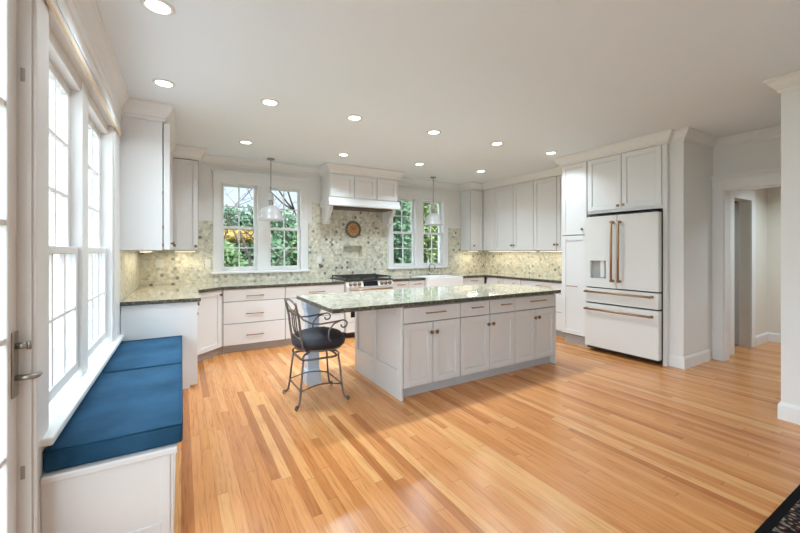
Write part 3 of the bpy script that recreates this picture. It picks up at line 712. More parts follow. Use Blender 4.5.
# ------------------------------------------------------------------ window seat and cushions
t = thing('bench', 'white built-in window seat bench under the left window', 'bench', (-0.25, 3.15, 0))
BY0, BY1, BX0, BX1, BZ = 2.06, 4.248, -0.499, -0.016, 0.445
MB().box(BX0, BX1-0.03, BY0+0.02, BY1, 0, BZ-0.03).build('body', M_cab, t)
m = MB(); m.box(BX0, BX1-0.03, BY0+0.004, BY0+0.021, 0, BZ-0.03)
m.box(BX1-0.065, BX1-0.03, BY0-0.004, BY0+0.01, 0, BZ-0.03); m.box(BX0, BX1-0.065, BY0-0.004, BY0+0.01, 0, 0.10)
m.build('end_panel', M_cab, t, bevel=0.002)
ff = F((BX1-0.03, BY0, 0), (0, 1, 0), (1, 0, 0))
m = MB(); LL = BY1-BY0
m.fb(ff, 0, LL, 0, 0.10, 0, 0.014); m.fb(ff, 0, LL, BZ-0.095, BZ-0.03, 0, 0.014)
for a in (0, LL/3-0.03, 2*LL/3-0.03, LL-0.06): m.fb(ff, a, a+0.06, 0.10, BZ-0.095, 0, 0.014)
m.build('front_panel', M_cab, t, bevel=0.002)
MB().box(BX0, BX1, BY0-0.014, BY1, BZ-0.03, BZ).build('seat_board', M_cab, t, bevel=0.006)
def cushion(label, y0, y1):
    z0, z1 = BZ+0.002, BZ+0.098
    m = MB(); nx, ny = 12, 24; x0, x1 = BX0+0.003, BX1+0.022
    def P(i, j, top):
        a, b_ = i/nx, j/ny
        dome = 0.007*(1-abs(2*a-1)**4)*(1-abs(2*b_-1)**6)
        return (x0+(x1-x0)*a, y0+(y1-y0)*b_, (z1-0.007+dome) if top else z0)
    T = [[m.b.verts.new(P(i, j, True)) for j in range(ny+1)] for i in range(nx+1)]
    B = [[m.b.verts.new(P(i, j, False)) for j in range(ny+1)] for i in range(nx+1)]
    for i in range(nx):
        for j in range(ny):
            m.b.faces.new([T[i][j], T[i+1][j], T[i+1][j+1], T[i][j+1]]); m.b.faces.new([B[i][j], B[i][j+1], B[i+1][j+1], B[i+1][j]])
    for i in range(nx):
        for j in (0, ny): m.b.faces.new([T[i][j], T[i+1][j], B[i+1][j], B[i][j]])
    for j in range(ny):
        for i in (0, nx): m.b.faces.new([T[i][j], T[i][j+1], B[i][j+1], B[i][j]])
    root = thing('seat_cushion', label, 'cushion', ((x0+x1)/2, (y0+y1)/2, z0), 'window seat cushions')
    m.build('cover', M_cush, root, bevel=0.013, seg=3, smooth=True)
    q = MB(); z = z1-0.006
    q.tube([(x0+0.004, y0+0.004, z), (x1-0.004, y0+0.004, z), (x1-0.004, y1-0.004, z), (x0+0.004, y1-0.004, z)], 0.005, 6, True)
    q.build('piping', M_cush, root)
    return root
cushion('long blue cushion on the nearer part of the window seat', 2.075, 3.212)
cushion('shorter blue cushion on the far end of the window seat by the cabinet', 3.222, 4.240)

# ------------------------------------------------------------------ refrigerator
root = thing('refrigerator', 'tall matte white French-door refrigerator with bronze handles', 'refrigerator', (5.3, 2.65, 0))
f = F((4.86, 3.115, 0), (0, -1, 0), (-1, 0, 0)); FW = 0.93; SP = 0.442; FT = 1.845
MB().fb(f, 0.02, FW-0.045, 0.03, 1.87, -0.82, -0.085).build('body', M_black, root)
MB().fb(f, 0.0, FW-0.045, 0.03, 0.068, -0.12, -0.06).build('base_grille', M_black, root)
def fdoor(name, u0, u1, v0, v1): return MB().fb(f, u0, u1, v0, v1, -0.075, 0).build(name, M_fridge, root, bevel=0.006)
m = MB(); ru0, ru1, rv0, rv1 = 0.085, 0.300, 1.005, 1.245
v0, v1 = 0.885, FT
m.fb(f, 0, ru0, v0, v1, -0.075, 0); m.fb(f, ru1, SP-0.003, v0, v1, -0.075, 0); m.fb(f, ru0, ru1, v0, rv0, -0.075, 0); m.fb(f, ru0, ru1, rv1, v1, -0.075, 0); m.fb(f, ru0, ru1, rv0, rv1, -0.075, -0.062)
ld = m.build('left_door', M_fridge, root)
dp = MB().fb(f, ru0-0.005, ru1+0.005, rv1, 1.375, -0.001, 0.004).build('dispenser_panel', M_fridge, ld, bevel=0.002)
MB().fb(f, ru0+0.002, ru1-0.002, rv0+0.002, rv1-0.002, -0.0625, -0.055).build('dispenser_back', M_dgrey, ld)
MB().fb(f, ru1-0.085, ru1-0.03, rv0+0.02, rv1-0.002, -0.055, -0.012).build('dispenser_lever', M_fridge, ld, bevel=0.005)
MB().fb(f, ru1-0.09, ru1-0.025, rv0+0.012, rv0+0.02, -0.055, -0.008).build('drip_tray', M_dgrey, ld)
rd = fdoor('right_door', SP+0.003, FW, v0, v1)
dr1 = fdoor('upper_drawer', 0, FW, 0.675, 0.868)
dr2 = fdoor('freezer_drawer', 0, FW, 0.07, 0.655)
def bar(pts, parent, ends):
    m = MB(); m.tube(pts, 0.014, 10)
    for a in ends: m.tube(a, 0.017, 8)
    m.build('handle', M_bronze, parent)
for u, par in ((SP-0.045, ld), (SP+0.045, rd)):
    bar([f(u, 0.975, 0.055), f(u, 1.76, 0.055)], par, ([f(u, 0.985, 0), f(u, 0.985, 0.066)], [f(u, 1.75, 0), f(u, 1.75, 0.066)]))
for v, par in ((0.822, dr1), (0.585, dr2)):
    bar([f(0.03, v, 0.055), f(FW-0.06, v, 0.055)], par, ([f(0.04, v, 0), f(0.04, v, 0.066)], [f(FW-0.07, v, 0), f(FW-0.07, v, 0.066)]))

# ------------------------------------------------------------------ range
root = thing('range', 'white gas range with copper knobs and black grates under the hood', 'range', (2.63, 5.75, 0))
f = F((2.213, 5.36, 0), (1, 0, 0), (0, -1, 0)); RW = 0.832
MB().fb(f, 0.0, RW, 0.09, 0.895, -0.76, -0.03).build('body', M_fridge, root)
MB().fb(f, 0.03, RW-0.03, 0.0, 0.09, -0.74, -0.08).build('base_plinth', M_black, root)
od = MB().fb(f, 0.003, RW-0.003, 0.26, 0.792, -0.03, 0).build('oven_door', M_fridge, root, bevel=0.004)
MB().fb(f, 0.07, RW-0.07, 0.33, 0.66, 0.0, 0.004).build('oven_window', M_glassblack, od)
m = MB(); m.tube([f(0.04, 0.765, 0.055), f(RW-0.04, 0.765, 0.055)], 0.012, 10)
for u in (0.06, RW-0.06): m.tube([f(u, 0.765, 0), f(u, 0.765, 0.055)], 0.010, 8)
m.build('handle', M_bronze, od)
dr = MB().fb(f, 0.003, RW-0.003, 0.095, 0.25, -0.03, 0).build('storage_drawer', M_fridge, root, bevel=0.004)
cp = MB().fprism(f, [(-0.03, 0.797), (0.012, 0.797), (0.012, 0.805), (-0.02, 0.895), (-0.03, 0.895)], 0.0, RW).build('control_panel', M_fridge, root, bevel=0.003)
slope = lambda v: 0.012-0.032*(v-0.805)/0.09
m = MB(); m.hexa([f(0.29, 0.812, slope(0.812)-0.004), f(0.55, 0.812, slope(0.812)-0.004), f(0.55, 0.812, slope(0.812)+0.003), f(0.29, 0.812, slope(0.812)+0.003), f(0.29, 0.89, slope(0.89)-0.004), f(0.55, 0.89, slope(0.89)-0.004), f(0.55, 0.89, slope(0.89)+0.003), f(0.29, 0.89, slope(0.89)+0.003)])
m.build('display', M_glassblack, cp)
for u in (0.07, 0.145, 0.22, 0.62, 0.695, 0.77):
    MB().lathe([(0.030, -0.008), (0.030, 0.012), (0.024, 0.016), (0.022, 0.036), (0.017, 0.040), (0.003, 0.041)], n=14, f=lambda a, b_, c, u=u: f(u+a, 0.85+b_, slope(0.85)+c)).build('control_knob', M_knob if u > 0.5 else M_bronze, cp)
MB().fb(f, 0.0, RW, 0.896, 0.915, -0.76, 0.0).build('cooktop', M_black, root, bevel=0.004)
for k in range(3):
    m = MB(); a = 0.02+k*0.268; b_ = a+0.256
    for w_ in (-0.70, -0.36, -0.06): m.fb(f, a, b_, 0.945, 0.96, w_, w_+0.016)
    for u in (a, (a+b_)/2-0.008, b_-0.016): m.fb(f, u, u+0.016, 0.945, 0.961, -0.70, -0.044)
    for u in (a, b_-0.016):
        for w_ in (-0.70, -0.06): m.fb(f, u, u+0.016, 0.914, 0.946, w_, w_+0.016)
    m.build('grate', M_grate, root)

# ------------------------------------------------------------------ hood
root = thing('range_hood', 'white panelled range hood with crown and side brackets above the range', 'range hood', (2.705, 5.9, 1.85))
HX_0, HX_1, HY = 2.07, 3.34, 5.70
f = F((HX_0, HY, 0), (1, 0, 0), (0, -1, 0)); HW = HX_1-HX_0
MB().fb(f, 0, HW, 2.25, 2.66, -(YB-HY)+0.014, -0.0215).build('body', M_cab, root)
for k in range(3): shaker('door_panel', f, k*HW/3+0.004, (k+1)*HW/3-0.004, 2.262, 2.635, M_cab, root, 0.07)
m = MB(); pr = [(-0.20, 2.255), (0.006, 2.255), (0.010, 2.235), (0.030, 2.185), (0.052, 2.150), (0.052, 2.118), (-0.20, 2.118)]
m.fprism(f, pr, -0.03, HW+0.03)
m.fb(f, -0.03, 0.12, 2.118, 2.255, -(YB-HY)+0.014, -0.19); m.fb(f, HW-0.12, HW+0.03, 2.118, 2.255, -(YB-HY)+0.014, -0.19)
m.build('mantel_moulding', M_cab, root, bevel=0.003)
MB().fb(f, 0.10, HW-0.10, 2.10, 2.20, -(YB-HY)+0.02, -0.05).build('vent_insert', simple('dark_vent_liner', (0.10, 0.06, 0.045), 0.4, 0.5, noise=0.2), root)
for a in (0.0, HW-0.085):
    MB().fb(f, a, a+0.085, 1.835, 2.12, -(YB-HY)+0.014, -0.235).build('side_panel', M_cab, root, bevel=0.003)
    MB().fprism(F((HX_0+a+0.012, HY, 0), (1, 0, 0), (0, -1, 0)), [(-0.24, 1.865), (-0.20, 1.865), (-0.185, 1.88), (-0.19, 1.92), (-0.165, 1.97), (-0.11, 2.02), (-0.06, 2.06), (-0.05, 2.118), (-0.24, 2.118)], 0, 0.06).build('bracket', M_cab, root, bevel=0.003)
molding('crown', [(HX_1, YB-0.02), (HX_1, HY), (HX_0, HY), (HX_0, YB-0.02)], [(-0.02, -0.002), (0.085, -0.002), (0.085, -0.02), (0.07, -0.034), (0.052, -0.066), (0.028, -0.098), (0.02, -0.104), (0.02, -0.13), (0.008, -0.145), (-0.02, -0.145)], M_cab, parent=root)

# ------------------------------------------------------------------ sink, faucet, sill bottle, outlets, clock
root = thing('apron_sink', 'white apron-front sink below the right window', 'sink', (4.145, 5.63, 0.65))
m = MB(); x0, x1, y0, y1, z0, z1 = 3.74, 4.55, 5.335, 5.94, 0.65, 0.898; tk = 0.025
m.box(x0, x1, y0, y0+tk+0.01, z0, z1); m.box(x0, x1, y1-tk, y1, z0, z1); m.box(x0, x0+tk, y0+tk, y1-tk, z0, z1); m.box(x1-tk, x1, y0+tk, y1-tk, z0, z1); m.box(x0+tk, x1-tk, y0+tk, y1-tk, z0, z0+tk)
m.build('basin', M_sink, root, bevel=0.006)
MB().lathe([(0.04, z0+tk), (0.04, z0+tk+0.004), (0.01, z0+tk+0.002)], c=(4.145, 5.63, 0)).build('drain', M_nickel, root)
root = thing('sink_faucet', 'dark nickel gooseneck faucet behind the apron sink', 'faucet', (4.27, 6.04, ZC))
m = MB(); m.lathe([(0.026, ZC), (0.026, ZC+0.012), (0.015, ZC+0.03), (0.013, ZC+0.06)], c=(4.27, 6.04, 0), n=14)
pts = [Vector((4.27, 6.04, ZC+0.05)), Vector((4.27, 6.04, ZC+0.16))]+[Vector((4.27+(0.06-0.06*math.cos(a))*0.55, 6.04-(0.06-0.06*math.cos(a))*0.8, ZC+0.16+0.055*math.sin(a))) for a in [PI*i/8 for i in range(1, 9)]]
pts.append(pts[-1]+Vector((0, 0, -0.05))); m.tube(pts, 0.0105, 8); m.build('spout', M_nickel, root)
MB().tube([(4.29, 6.04, ZC+0.045), (4.335, 6.03, ZC+0.065), (4.36, 6.025, ZC+0.09)], 0.008, 8).build('lever', M_nickel, root)
root = thing('soap_bottle', 'slim white bottle standing on the sill of the right back window', 'bottle', (4.31, 6.13, 1.062))
MB().lathe([(0.024, 1.063), (0.026, 1.07), (0.026, 1.15), (0.014, 1.18), (0.012, 1.195)], c=(4.31, 6.13, 0), n=16).build('bottle_body', M_bottle, root)
MB().lathe([(0.014, 1.195), (0.014, 1.215), (0.005, 1.218), (0.005, 1.235)], c=(4.31, 6.13, 0), n=12).build('cap', M_bottle, root)
def plate(name, label, x, z, w_=0.075, h=0.115, kind='outlet', cat='outlet'):
    r = thing(name, label, cat, (x, YB-TH, z))
    ff = F((x, YB-TH, z), (1, 0, 0), (0, -1, 0))
    MB().fb(ff, -w_/2, w_/2, -h/2, h/2, 0.0005, 0.006).build('cover_plate', M_plate, r, bevel=0.002)
    if kind == 'outlet':
        for dz in (-0.022, 0.022):
            MB().fb(ff, -0.017, 0.017, dz-0.014, dz+0.014, 0.006, 0.009).build('socket', M_bottle, r, bevel=0.002)
    else: MB().fb(ff, -0.017, 0.017, -0.033, 0.033, 0.006, 0.010).build('rocker', M_bottle, r, bevel=0.002)
    return r
plate('wall_outlet', 'ivory outlet on the mosaic in the left corner under the wall cabinet', -0.26, 1.20, 0.10)
plate('wall_switch', 'ivory switch plate on the mosaic just left of the back left window', 0.335, 1.20, kind='switch', cat='switch')
plate('wall_outlet', 'ivory outlet on the mosaic right of the left back window', 2.03, 1.225)
plate('wall_outlet', 'ivory outlet on the mosaic right of the sink window', 5.02, 1.21, 0.10)
# pot filler knob beside the range
root = thing('pot_filler', 'small dark pot filler tap on the mosaic left of the range', 'tap', (2.06, YB-TH, 1.15))
MB().lathe([(0.03, 0.0005), (0.03, 0.008), (0.014, 0.012), (0.013, 0.05), (0.022, 0.055), (0.022, 0.075), (0.006, 0.078)], n=16, f=lambda a, b_, c: Vector((2.06+a, YB-TH-c, 1.12+b_))).build('valve', M_iron, root)
MB().tube([(2.06, YB-TH-0.065, 1.12), (2.06, YB-TH-0.065, 1.14), (2.0, YB-TH-0.065, 1.15)], 0.008, 8).build('arm', M_iron, root)
# clock
root = thing('wall_clock', 'round amber-faced clock with a dark rim on the mosaic above the range', 'clock', (2.66, YB-TH, 1.763))
fc = lambda a, b_, c: Vector((2.66+a, YB-TH-c, 1.763+b_))
MB().lathe([(0.148, 0.0005), (0.152, 0.012), (0.146, 0.030), (0.128, 0.034), (0.118, 0.022), (0.117, 0.005)], n=40, f=fc).build('rim', M_green, root)
MB().lathe([(0.1175, 0.004), (0.1175, 0.0125), (0.001, 0.0126)], n=40, f=fc).build('dial', M_dial, root)
m = MB()
for k in range(12):
    a = PI/6*k; da, db = math.sin(a), math.cos(a)
    m.hexa([fc(da*r+s*db*0.006, db*r-s*da*0.006, c) for c in (0.0127, 0.015) for r, s in ((0.075, -1), (0.075, 1), (0.105, 1), (0.105, -1))])
m.build('hour_marks', M_cream, root)
for ang, ln in ((0.9, 0.055), (-0.75, 0.085)):
    da, db = math.sin(ang), math.cos(ang)
    MB().hexa([fc(da*r+s*db*0.004, db*r-s*da*0.004, c) for c in (0.016, 0.018) for r, s in ((-0.012, -1), (-0.012, 1), (ln, 1), (ln, -1))]).build('hand', M_black, root)

# ------------------------------------------------------------------ lamps
def can(x, y, label=None, power=CAN_POWER):
    r = thing('ceiling_light', label, 'ceiling light', (x, y, CH), 'recessed ceiling lights')
    MB().lathe([(0.062, CH-0.0005), (0.085, CH-0.0005), (0.084, CH-0.006), (0.064, CH-0.010), (0.062, CH-0.004)], c=(x, y, 0), n=32).build('trim_ring', M_trim, r)
    MB().lathe([(0.060, CH-0.006), (0.060, CH-0.003), (0.01, CH-0.001)], c=(x, y, 0), n=28).build('lens', M_lens, r)
    area_light(r, 'ceiling_light_glow', (x, y, CH-0.014), power, 0.11, 0.11, (0.76, 0.91, 1.0), True, 2.2)
    return r
for x, y, l in ((-0.116, 2.533, 'recessed ceiling light closest to the camera, above the window seat'),
                (-0.126, 3.669, 'recessed ceiling light in front of the large left wall cabinet'),
                (0.721, 3.625, 'recessed ceiling light above the floor left of the bar stool'),
                (1.573, 3.59, 'recessed ceiling light above the left end of the island'),
                (2.575, 3.547, 'recessed ceiling light above the middle of the island'),
                (3.555, 3.498, 'recessed ceiling light above the right end of the island'),
                (4.562, 3.437, 'recessed ceiling light close to the pantry and refrigerator cabinets'),
                (0.719, 5.115, 'recessed ceiling light just left of the left pendant lamp'),
                (2.038, 5.05, 'recessed ceiling light in front of the left corner of the range hood'),
                (3.314, 4.962, 'recessed ceiling light between the range hood and the right pendant'),
                (4.546, 4.855, 'recessed ceiling light in the far right corner before the wall cabinets')):
    can(x, y, l, CAN_POWER*(0.28 if x < 0 else 0.5 if x > 4 else 0.55 if y > 4 and x < 1 else 0.8 if y > 4 else 0.9))   # the two by the windows are dimmed low

can(6.9, 0.9, 'unseen recessed light added to brighten the hall beyond the doorway', 18.0)  # unseen lamp, added to brighten the hall

def pendant(x, y, zb, label):
    r = thing('pendant_lamp', label, 'pendant lamp', (x, y, CH), 'pendant lamps over the back counter')
    c = (x, y, 0)
    MB().lathe([(0.058, CH-0.0005), (0.058, CH-0.012), (0.045, CH-0.022), (0.012, CH-0.026)], c=c).build('canopy', M_nickel, r)
    MB().tube([(x, y, CH-0.02), (x, y, zb+0.40)], 0.007, 8).build('rod', M_nickel, r)
    MB().lathe([(0.018, zb+0.42), (0.030, zb+0.405), (0.042, zb+0.36), (0.042, zb+0.325), (0.05, zb+0.32), (0.05, zb+0.305), (0.034, zb+0.30)], c=c).build('cap', M_pend, r)
    MB().lathe([(0.030, zb+0.30), (0.034, zb+0.295), (0.034, zb+0.225), (0.03, zb+0.22)], c=c).build('neck', M_nickel, r)
    MB().lathe([(0.036, zb+0.23), (0.060, zb+0.222), (0.105, zb+0.195), (0.140, zb+0.150), (0.158, zb+0.095), (0.162, zb+0.040), (0.180, zb+0.018), (0.180, zb), (0.174, zb), (0.174, zb+0.012), (0.156, zb+0.036), (0.152, zb+0.09), (0.134, zb+0.145), (0.10, zb+0.188), (0.058, zb+0.214), (0.034, zb+0.22)], c=c, n=40).build('lamp_shade', M_pend, r)
    MB().lathe([(0.012, zb+0.215), (0.016, zb+0.17), (0.034, zb+0.12), (0.036, zb+0.09), (0.02, zb+0.065), (0.003, zb+0.06)], c=c, n=16).build('bulb', M_lens, r)
    return r
pendant(1.175, 5.84, 1.845, 'dome pendant lamp hanging before the left back window')
pendant(4.135, 5.72, 1.868, 'dome pendant lamp hanging before the right back window over the sink')

def bar_light(x0, x1, y0, y1, z, label, power):
    r = thing('under_cabinet_light', label, 'light strip', ((x0+x1)/2, (y0+y1)/2, z), 'under-cabinet light strips')
    MB().box(x0, x1, y0, y1, z-0.018, z-0.0005).build('housing', M_trim, r)
    MB().box(x0+0.005, x1-0.005, y0+0.005, y1-0.005, z-0.022, z-0.0175).build('lens', M_ulens, r)
    area_light(r, 'strip_glow', ((x0+x1)/2, (y0+y1)/2, z-0.026), power, x1-x0-0.01, y1-y0-0.01, (1.0, 0.90, 0.68))
bar_light(-0.36, -0.32, 4.45, 5.7, ZU0, 'light strip under the large left wall cabinet', UNDER_POWER*1.2)
bar_light(-0.08, 0.17, 5.92, 5.96, ZU0, 'light strip under the small wall cabinet left of the window', UNDER_POWER*0.5)
bar_light(5.60, 5.64, 4.55, 5.75, ZU0, 'light strip under the far part of the right wall cabinets', UNDER_POWER)
bar_light(5.60, 5.64, 3.62, 4.45, ZU0, 'light strip under the right wall cabinet beside the pantry', UNDER_POWER*0.7)
bar_light(5.20, 5.46, 5.92, 5.96, ZU0, 'light strip under the corner wall cabinet right of the sink window', UNDER_POWER*0.5)

# ------------------------------------------------------------------ bar stool (swivel, faces the island: +X)
sx, sy = 1.085, 3.385
root = thing('bar_stool', 'wrought iron swivel bar stool with a black seat at the island', 'bar stool', (sx, sy, 0))
fs = lambda x, y, z: Vector((sx+x, sy+y, z))
for a in (-1, 1):
    for b_ in (-1, 1):
        m = MB(); top = 0.165; ft = 0.215
        m.tube([fs(a*top, b_*top, 0.405), fs(a*0.178, b_*0.178, 0.28), fs(a*0.192, b_*0.190, 0.13), fs(a*0.203, b_*0.198, 0.06), fs(a*0.216, b_*0.208, 0.034), fs(a*0.232, b_*0.216, 0.026)], 0.0095, 8)
        sp = []
        for i in range(13):
            t_ = i/12; ang = -PI/2+t_*2.6*PI*0.75; rr = 0.020*(1-0.55*t_)
            sp.append(fs(a*(0.232+rr*math.cos(ang)*0.9), b_*(0.216+rr*math.cos(ang)*0.25), 0.0275+rr*math.sin(ang)))
        m.tube(sp, 0.0075, 6)
        m.build('leg', M_iron, root)
def stretcher(p, q, lift):
    P0, Q0 = fs(*p), fs(*q); pts = []
    for i in range(13):
        t_ = i/12; v = P0.lerp(Q0, t_); v.z += lift*math.sin(PI*t_); pts.append(v)
    MB().tube(pts, 0.0065, 8).build('stretcher', M_iron, root)
k = 0.192; zs_ = 0.15
stretcher((-k, k, zs_), (k, k, zs_), 0.035); stretcher((-k, -k, zs_), (k, -k, zs_), 0.035)
stretcher((-k, -k, zs_), (-k, k, zs_), 0.0); stretcher((k, -k, zs_), (k, k, zs_), 0.0)
MB().tube([fs(0.205*math.cos(t_)*((abs(math.cos(t_))**6+abs(math.sin(t_))**6)**(-1/6))*0.82, 0.205*math.sin(t_)*((abs(math.cos(t_))**6+abs(math.sin(t_))**6)**(-1/6))*0.82, 0.408) for t_ in [2*PI*i/40 for i in range(40)]], 0.0095, 8, True).build('base_ring', M_iron, root)
for a in (-1, 1):
    for b_ in (-1, 1):
        MB().tube([fs(a*0.165, b_*0.165, 0.41), fs(a*0.168, b_*0.168, 0.435), fs(a*0.15, b_*0.15, 0.455), fs(a*0.11, b_*0.11, 0.452), fs(a*0.06, b_*0.06, 0.462)], 0.009, 8).build('support_scroll', M_iron, root)
sx += 0.03
MB().lathe([(0.07, 0.455), (0.09, 0.46), (0.09, 0.478), (0.12, 0.482)], c=(sx, sy, 0)).build('swivel_plate', M_iron, root)
MB().tube([fs(0.212*math.cos(t_), 0.212*math.sin(t_), 0.488) for t_ in [2*PI*i/36 for i in range(36)]], 0.010, 8, True).build('seat_frame', M_iron, root)
MB().lathe([(0.10, 0.482), (0.205, 0.490), (0.233, 0.512), (0.242, 0.545), (0.234, 0.578), (0.20, 0.610), (0.13, 0.632), (0.06, 0.640), (0.004, 0.641)], c=(sx, sy, 0), n=40, sq=2.4).build('seat', M_seat, root)
bx = -0.215
for b_ in (-1, 1):
    MB().tube([fs(-0.16, b_*0.165, 0.485), fs(-0.20, b_*0.172, 0.53), fs(-0.215, b_*0.176, 0.62), fs(-0.235, b_*0.178, 0.78), fs(-0.262, b_*0.18, 0.90), fs(-0.268, b_*0.18, 0.925)], 0.0105, 8).build('back_post', M_iron, root)
def backx(z): return -0.215-0.02*(z-0.62)/0.16 if z < 0.78 else -0.235-0.03*(z-0.78)/0.13
m = MB(); m.tube([fs(-0.262, -0.18, 0.90), fs(-0.268, -0.10, 0.925), fs(-0.272, 0, 0.935), fs(-0.268, 0.10, 0.925), fs(-0.262, 0.18, 0.90)], 0.0085, 8)
m.build('top_rail', M_iron, root)
m = MB(); m.tube([fs(backx(0.79), y, 0.79+0.045*(1-(y/0.178)**2)) for y in [-0.178+0.356*i/10 for i in range(11)]], 0.0075, 8); m.build('middle_rail', M_iron, root)
for y in (-0.07, 0.0, 0.07):
    MB().tube([fs(-0.205, y*0.7, 0.60), fs(backx(0.68), y, 0.68), fs(backx(0.78), y*0.9, 0.80), fs(backx(0.80), y*0.8, 0.83)], 0.006, 8).build('back_slat', M_iron, root)
for b_ in (-1, 1):
    MB().tube([fs(-0.262, b_*0.178, 0.905), fs(-0.25, b_*0.12, 0.865), fs(-0.245, b_*0.05, 0.835), fs(-0.243, 0, 0.83)], 0.006, 8).build('back_curl', M_iron, root)
MB().tube([fs(-0.212, y, 0.595) for y in (-0.176, 0, 0.176)], 0.0075, 8).build('lower_rail', M_iron, root)
for b_ in (-1, 1):
    y = b_*0.205; m = MB()
    m.tube([fs(-0.243, b_*0.178, 0.83), fs(-0.20, b_*0.19, 0.775), fs(-0.13, y, 0.737), fs(-0.05, b_*0.214, 0.727), fs(0.08, b_*0.22, 0.737), fs(0.16, b_*0.222, 0.745)] + [fs(0.16+0.045*math.sin(t_)*(1-t_/9), b_*0.222, 0.745-0.040+0.040*math.cos(t_)*(1-t_/9)) for t_ in [0.4*i for i in range(1, 13)]], 0.0075, 8)
    m.build('armrest', M_iron, root)
    MB().tube([fs(0.14, b_*0.222, 0.744), fs(0.07, b_*0.224, 0.72), fs(0.02, b_*0.228, 0.665), fs(0.015, b_*0.232, 0.60), fs(0.05, b_*0.226, 0.535), fs(0.10, b_*0.19, 0.492)], 0.0075, 8).build('arm_support', M_iron, root)

# ------------------------------------------------------------------ rug
root = thing('area_rug', 'dark patterned area rug with a black border at the bottom right', 'rug', (3.2, -0.3, 0))
MB().box(1.35, 4.12, -1.3, 0.66, 0.001, 0.010).build('border', M_rugb, root, bevel=0.003)
MB().box(1.39, 4.08, -1.26, 0.618, 0.008, 0.0125).build('field', M_rug, root)

# ------------------------------------------------------------------ outdoors
struct(MB().box(-30, 40, YB+0.5, 70, -0.9, -0.6).box(-30, XL-0.3, -30, YB+0.5, -0.9, -0.6).build('ground', M_lawn))
struct(MB().box(-6, -0.95, 9.0, 9.2, -0.6, 5.5).build('wall_white_backdrop', M_backdrop_clap))  # made-up wall, added so the left windows look out on bright white
struct(MB().box(-4.0, XL-0.2, -4, 12, -0.60, -0.12).build('terrace', simple('pale_terrace', (0.78, 0.78, 0.77), 0.8, noise=0.04, nscale=3)))
def leaves(n, c, rad, size, rnd, mat, name, parent):
    m = MB(); n = int(n*2.6)
    for _ in range(n):
        d = Vector((rnd.gauss(0, 1), rnd.gauss(0, 1), rnd.gauss(0, 1))).normalized()*(rnd.random()**0.45)
        p = Vector((c[0]+d.x*rad[0], c[1]+d.y*rad[1], c[2]+d.z*rad[2]))
        u = Vector((rnd.gauss(0, 1), rnd.gauss(0, 1), rnd.gauss(0, 1))).normalized(); v = u.orthogonal().normalized(); s_ = size*(0.6+0.8*rnd.random())
        s_ *= 0.55; m.b.faces.new([m.b.verts.new(p+u*s_*0.6), m.b.verts.new(p+v*s_*0.35), m.b.verts.new(p-u*s_*0.6), m.b.verts.new(p-v*s_*0.35)])
    return m.build(name, mat, parent)
def tree(x, y, h, rad, mat, label, seed, n=1400, size=0.30, name='tree', base=None):
    rnd = random.Random(seed); r = thing(name, label, name if name != 'tree' else 'tree', (x, y, -0.6), 'trees and shrubs outside the back windows')
    th = h*0.55
    MB().tube([(x, y, -0.62), (x+0.05, y, th*0.5), (x-0.03, y+0.05, th)], [0.12*h/5, 0.09*h/5, 0.05*h/5], 7).build('trunk', M_bark, r)
    leaves(n, (x, y, base if base is not None else h-rad[2]-0.0), rad, size, rnd, mat, 'crown', r)
    return r
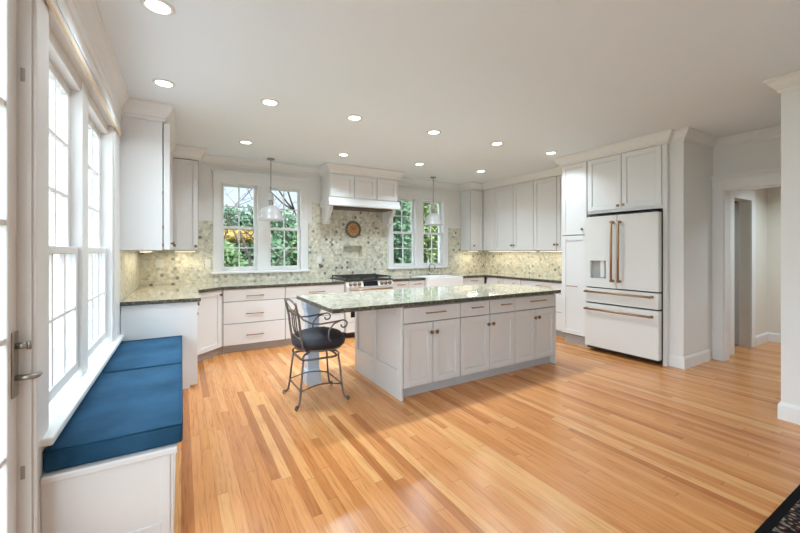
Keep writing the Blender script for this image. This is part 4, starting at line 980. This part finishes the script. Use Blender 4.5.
def bare(x, y, h, label, seed, lean=0.0):
    rnd = random.Random(seed); r = thing('bare_tree', label, 'tree', (x, y, -0.6), 'trees and shrubs outside the back windows')
    m = MB()
    def grow(p, d, ln, rad, depth):
        pts = [p]; 
        for i in range(4):
            d = (d+Vector((rnd.gauss(0, .16), rnd.gauss(0, .16), rnd.gauss(0.04, .10)))).normalized(); pts.append(pts[-1]+d*ln/4)
        m.tube(pts, [rad*(1-0.13*i) for i in range(5)], 5)
        if depth == 0: return
        for i in range(3 if depth > 1 else 4):
            q = pts[rnd.choice((2, 3, 4))]; a = rnd.uniform(0, 2*PI)
            nd = (d*0.75+Vector((math.cos(a), math.sin(a)*0.6, rnd.uniform(-0.1, 0.55)))).normalized()
            grow(q, nd, ln*0.68, rad*0.55, depth-1)
    grow(Vector((x, y, -0.62)), Vector((lean, 0, 1)).normalized(), h*0.42, 0.055*h/6, 5)
    m.build('branches', M_bark, r)
    leaves(260, (x, y, h*0.72), (1.7, 1.2, 1.2), 0.13, rnd, M_leaf2, 'leaves', r)
    return r
G1 = 'seen through the left back window'
tree(1.0, 12.6, 1.75, (0.75, 0.7, 1.2), M_leaf1, 'green bushy shrub at the lower left of the back left window', 3, name='shrub')
tree(2.45, 12.4, 1.85, (0.6, 0.7, 1.2), M_leaf2, 'dark green shrub behind the mullion of the back left window', 4, name='shrub')
tree(3.75, 12.7, 2.55, (0.6, 0.7, 1.6), M_leaf1, 'tall green shrub outside the right sash of the back left window', 5, name='shrub')
tree(1.85, 15.0, 2.1, (1.2, 0.5, 0.2), M_leaf4, 'orange autumn hedge beyond the left sash of the back left window', 6, n=2000, size=0.26, name='autumn_hedge', base=1.92)
tree(3.4, 20.5, 3.75, (4.5, 0.9, 2.1), M_leaf2, 'long dark green hedge farthest beyond the back left window', 16, n=3600, size=0.40, name='evergreen_hedge')
bare(1.65, 9.2, 6.0, 'bare dark tree behind the left sash of the back left window', 11, 0.05)
bare(5.2, 17.6, 9.5, 'leaning bare tree behind the right sash of the back left window', 15, -0.10)
tree(6.7, 12.0, 4.4, (1.0, 1.0, 2.3), M_leaf2, 'dark green tree outside the left sash of the sink window', 7, n=2200, size=0.28)
tree(9.0, 12.8, 4.3, (1.1, 1.0, 2.2), M_leaf3, 'bright yellow-green tree outside the middle of the sink window', 8, n=2200, size=0.28)
tree(11.3, 13.2, 4.8, (1.1, 1.0, 2.5), M_leaf1, 'leafy green tree outside the right sash of the sink window', 9, n=2200, size=0.28)
tree(11.2, 19.5, 5.6, (4.2, 1.2, 3.0), M_leaf3, 'broad pale green tree farthest behind the sink window', 10, n=3400, size=0.40)
for o in bpy.data.objects:
    if o.name.startswith(('shrub', 'autumn_hedge', 'evergreen_hedge')) and o.type == 'EMPTY': o['category'] = 'shrub' if o.name.startswith('shrub') else 'hedge'
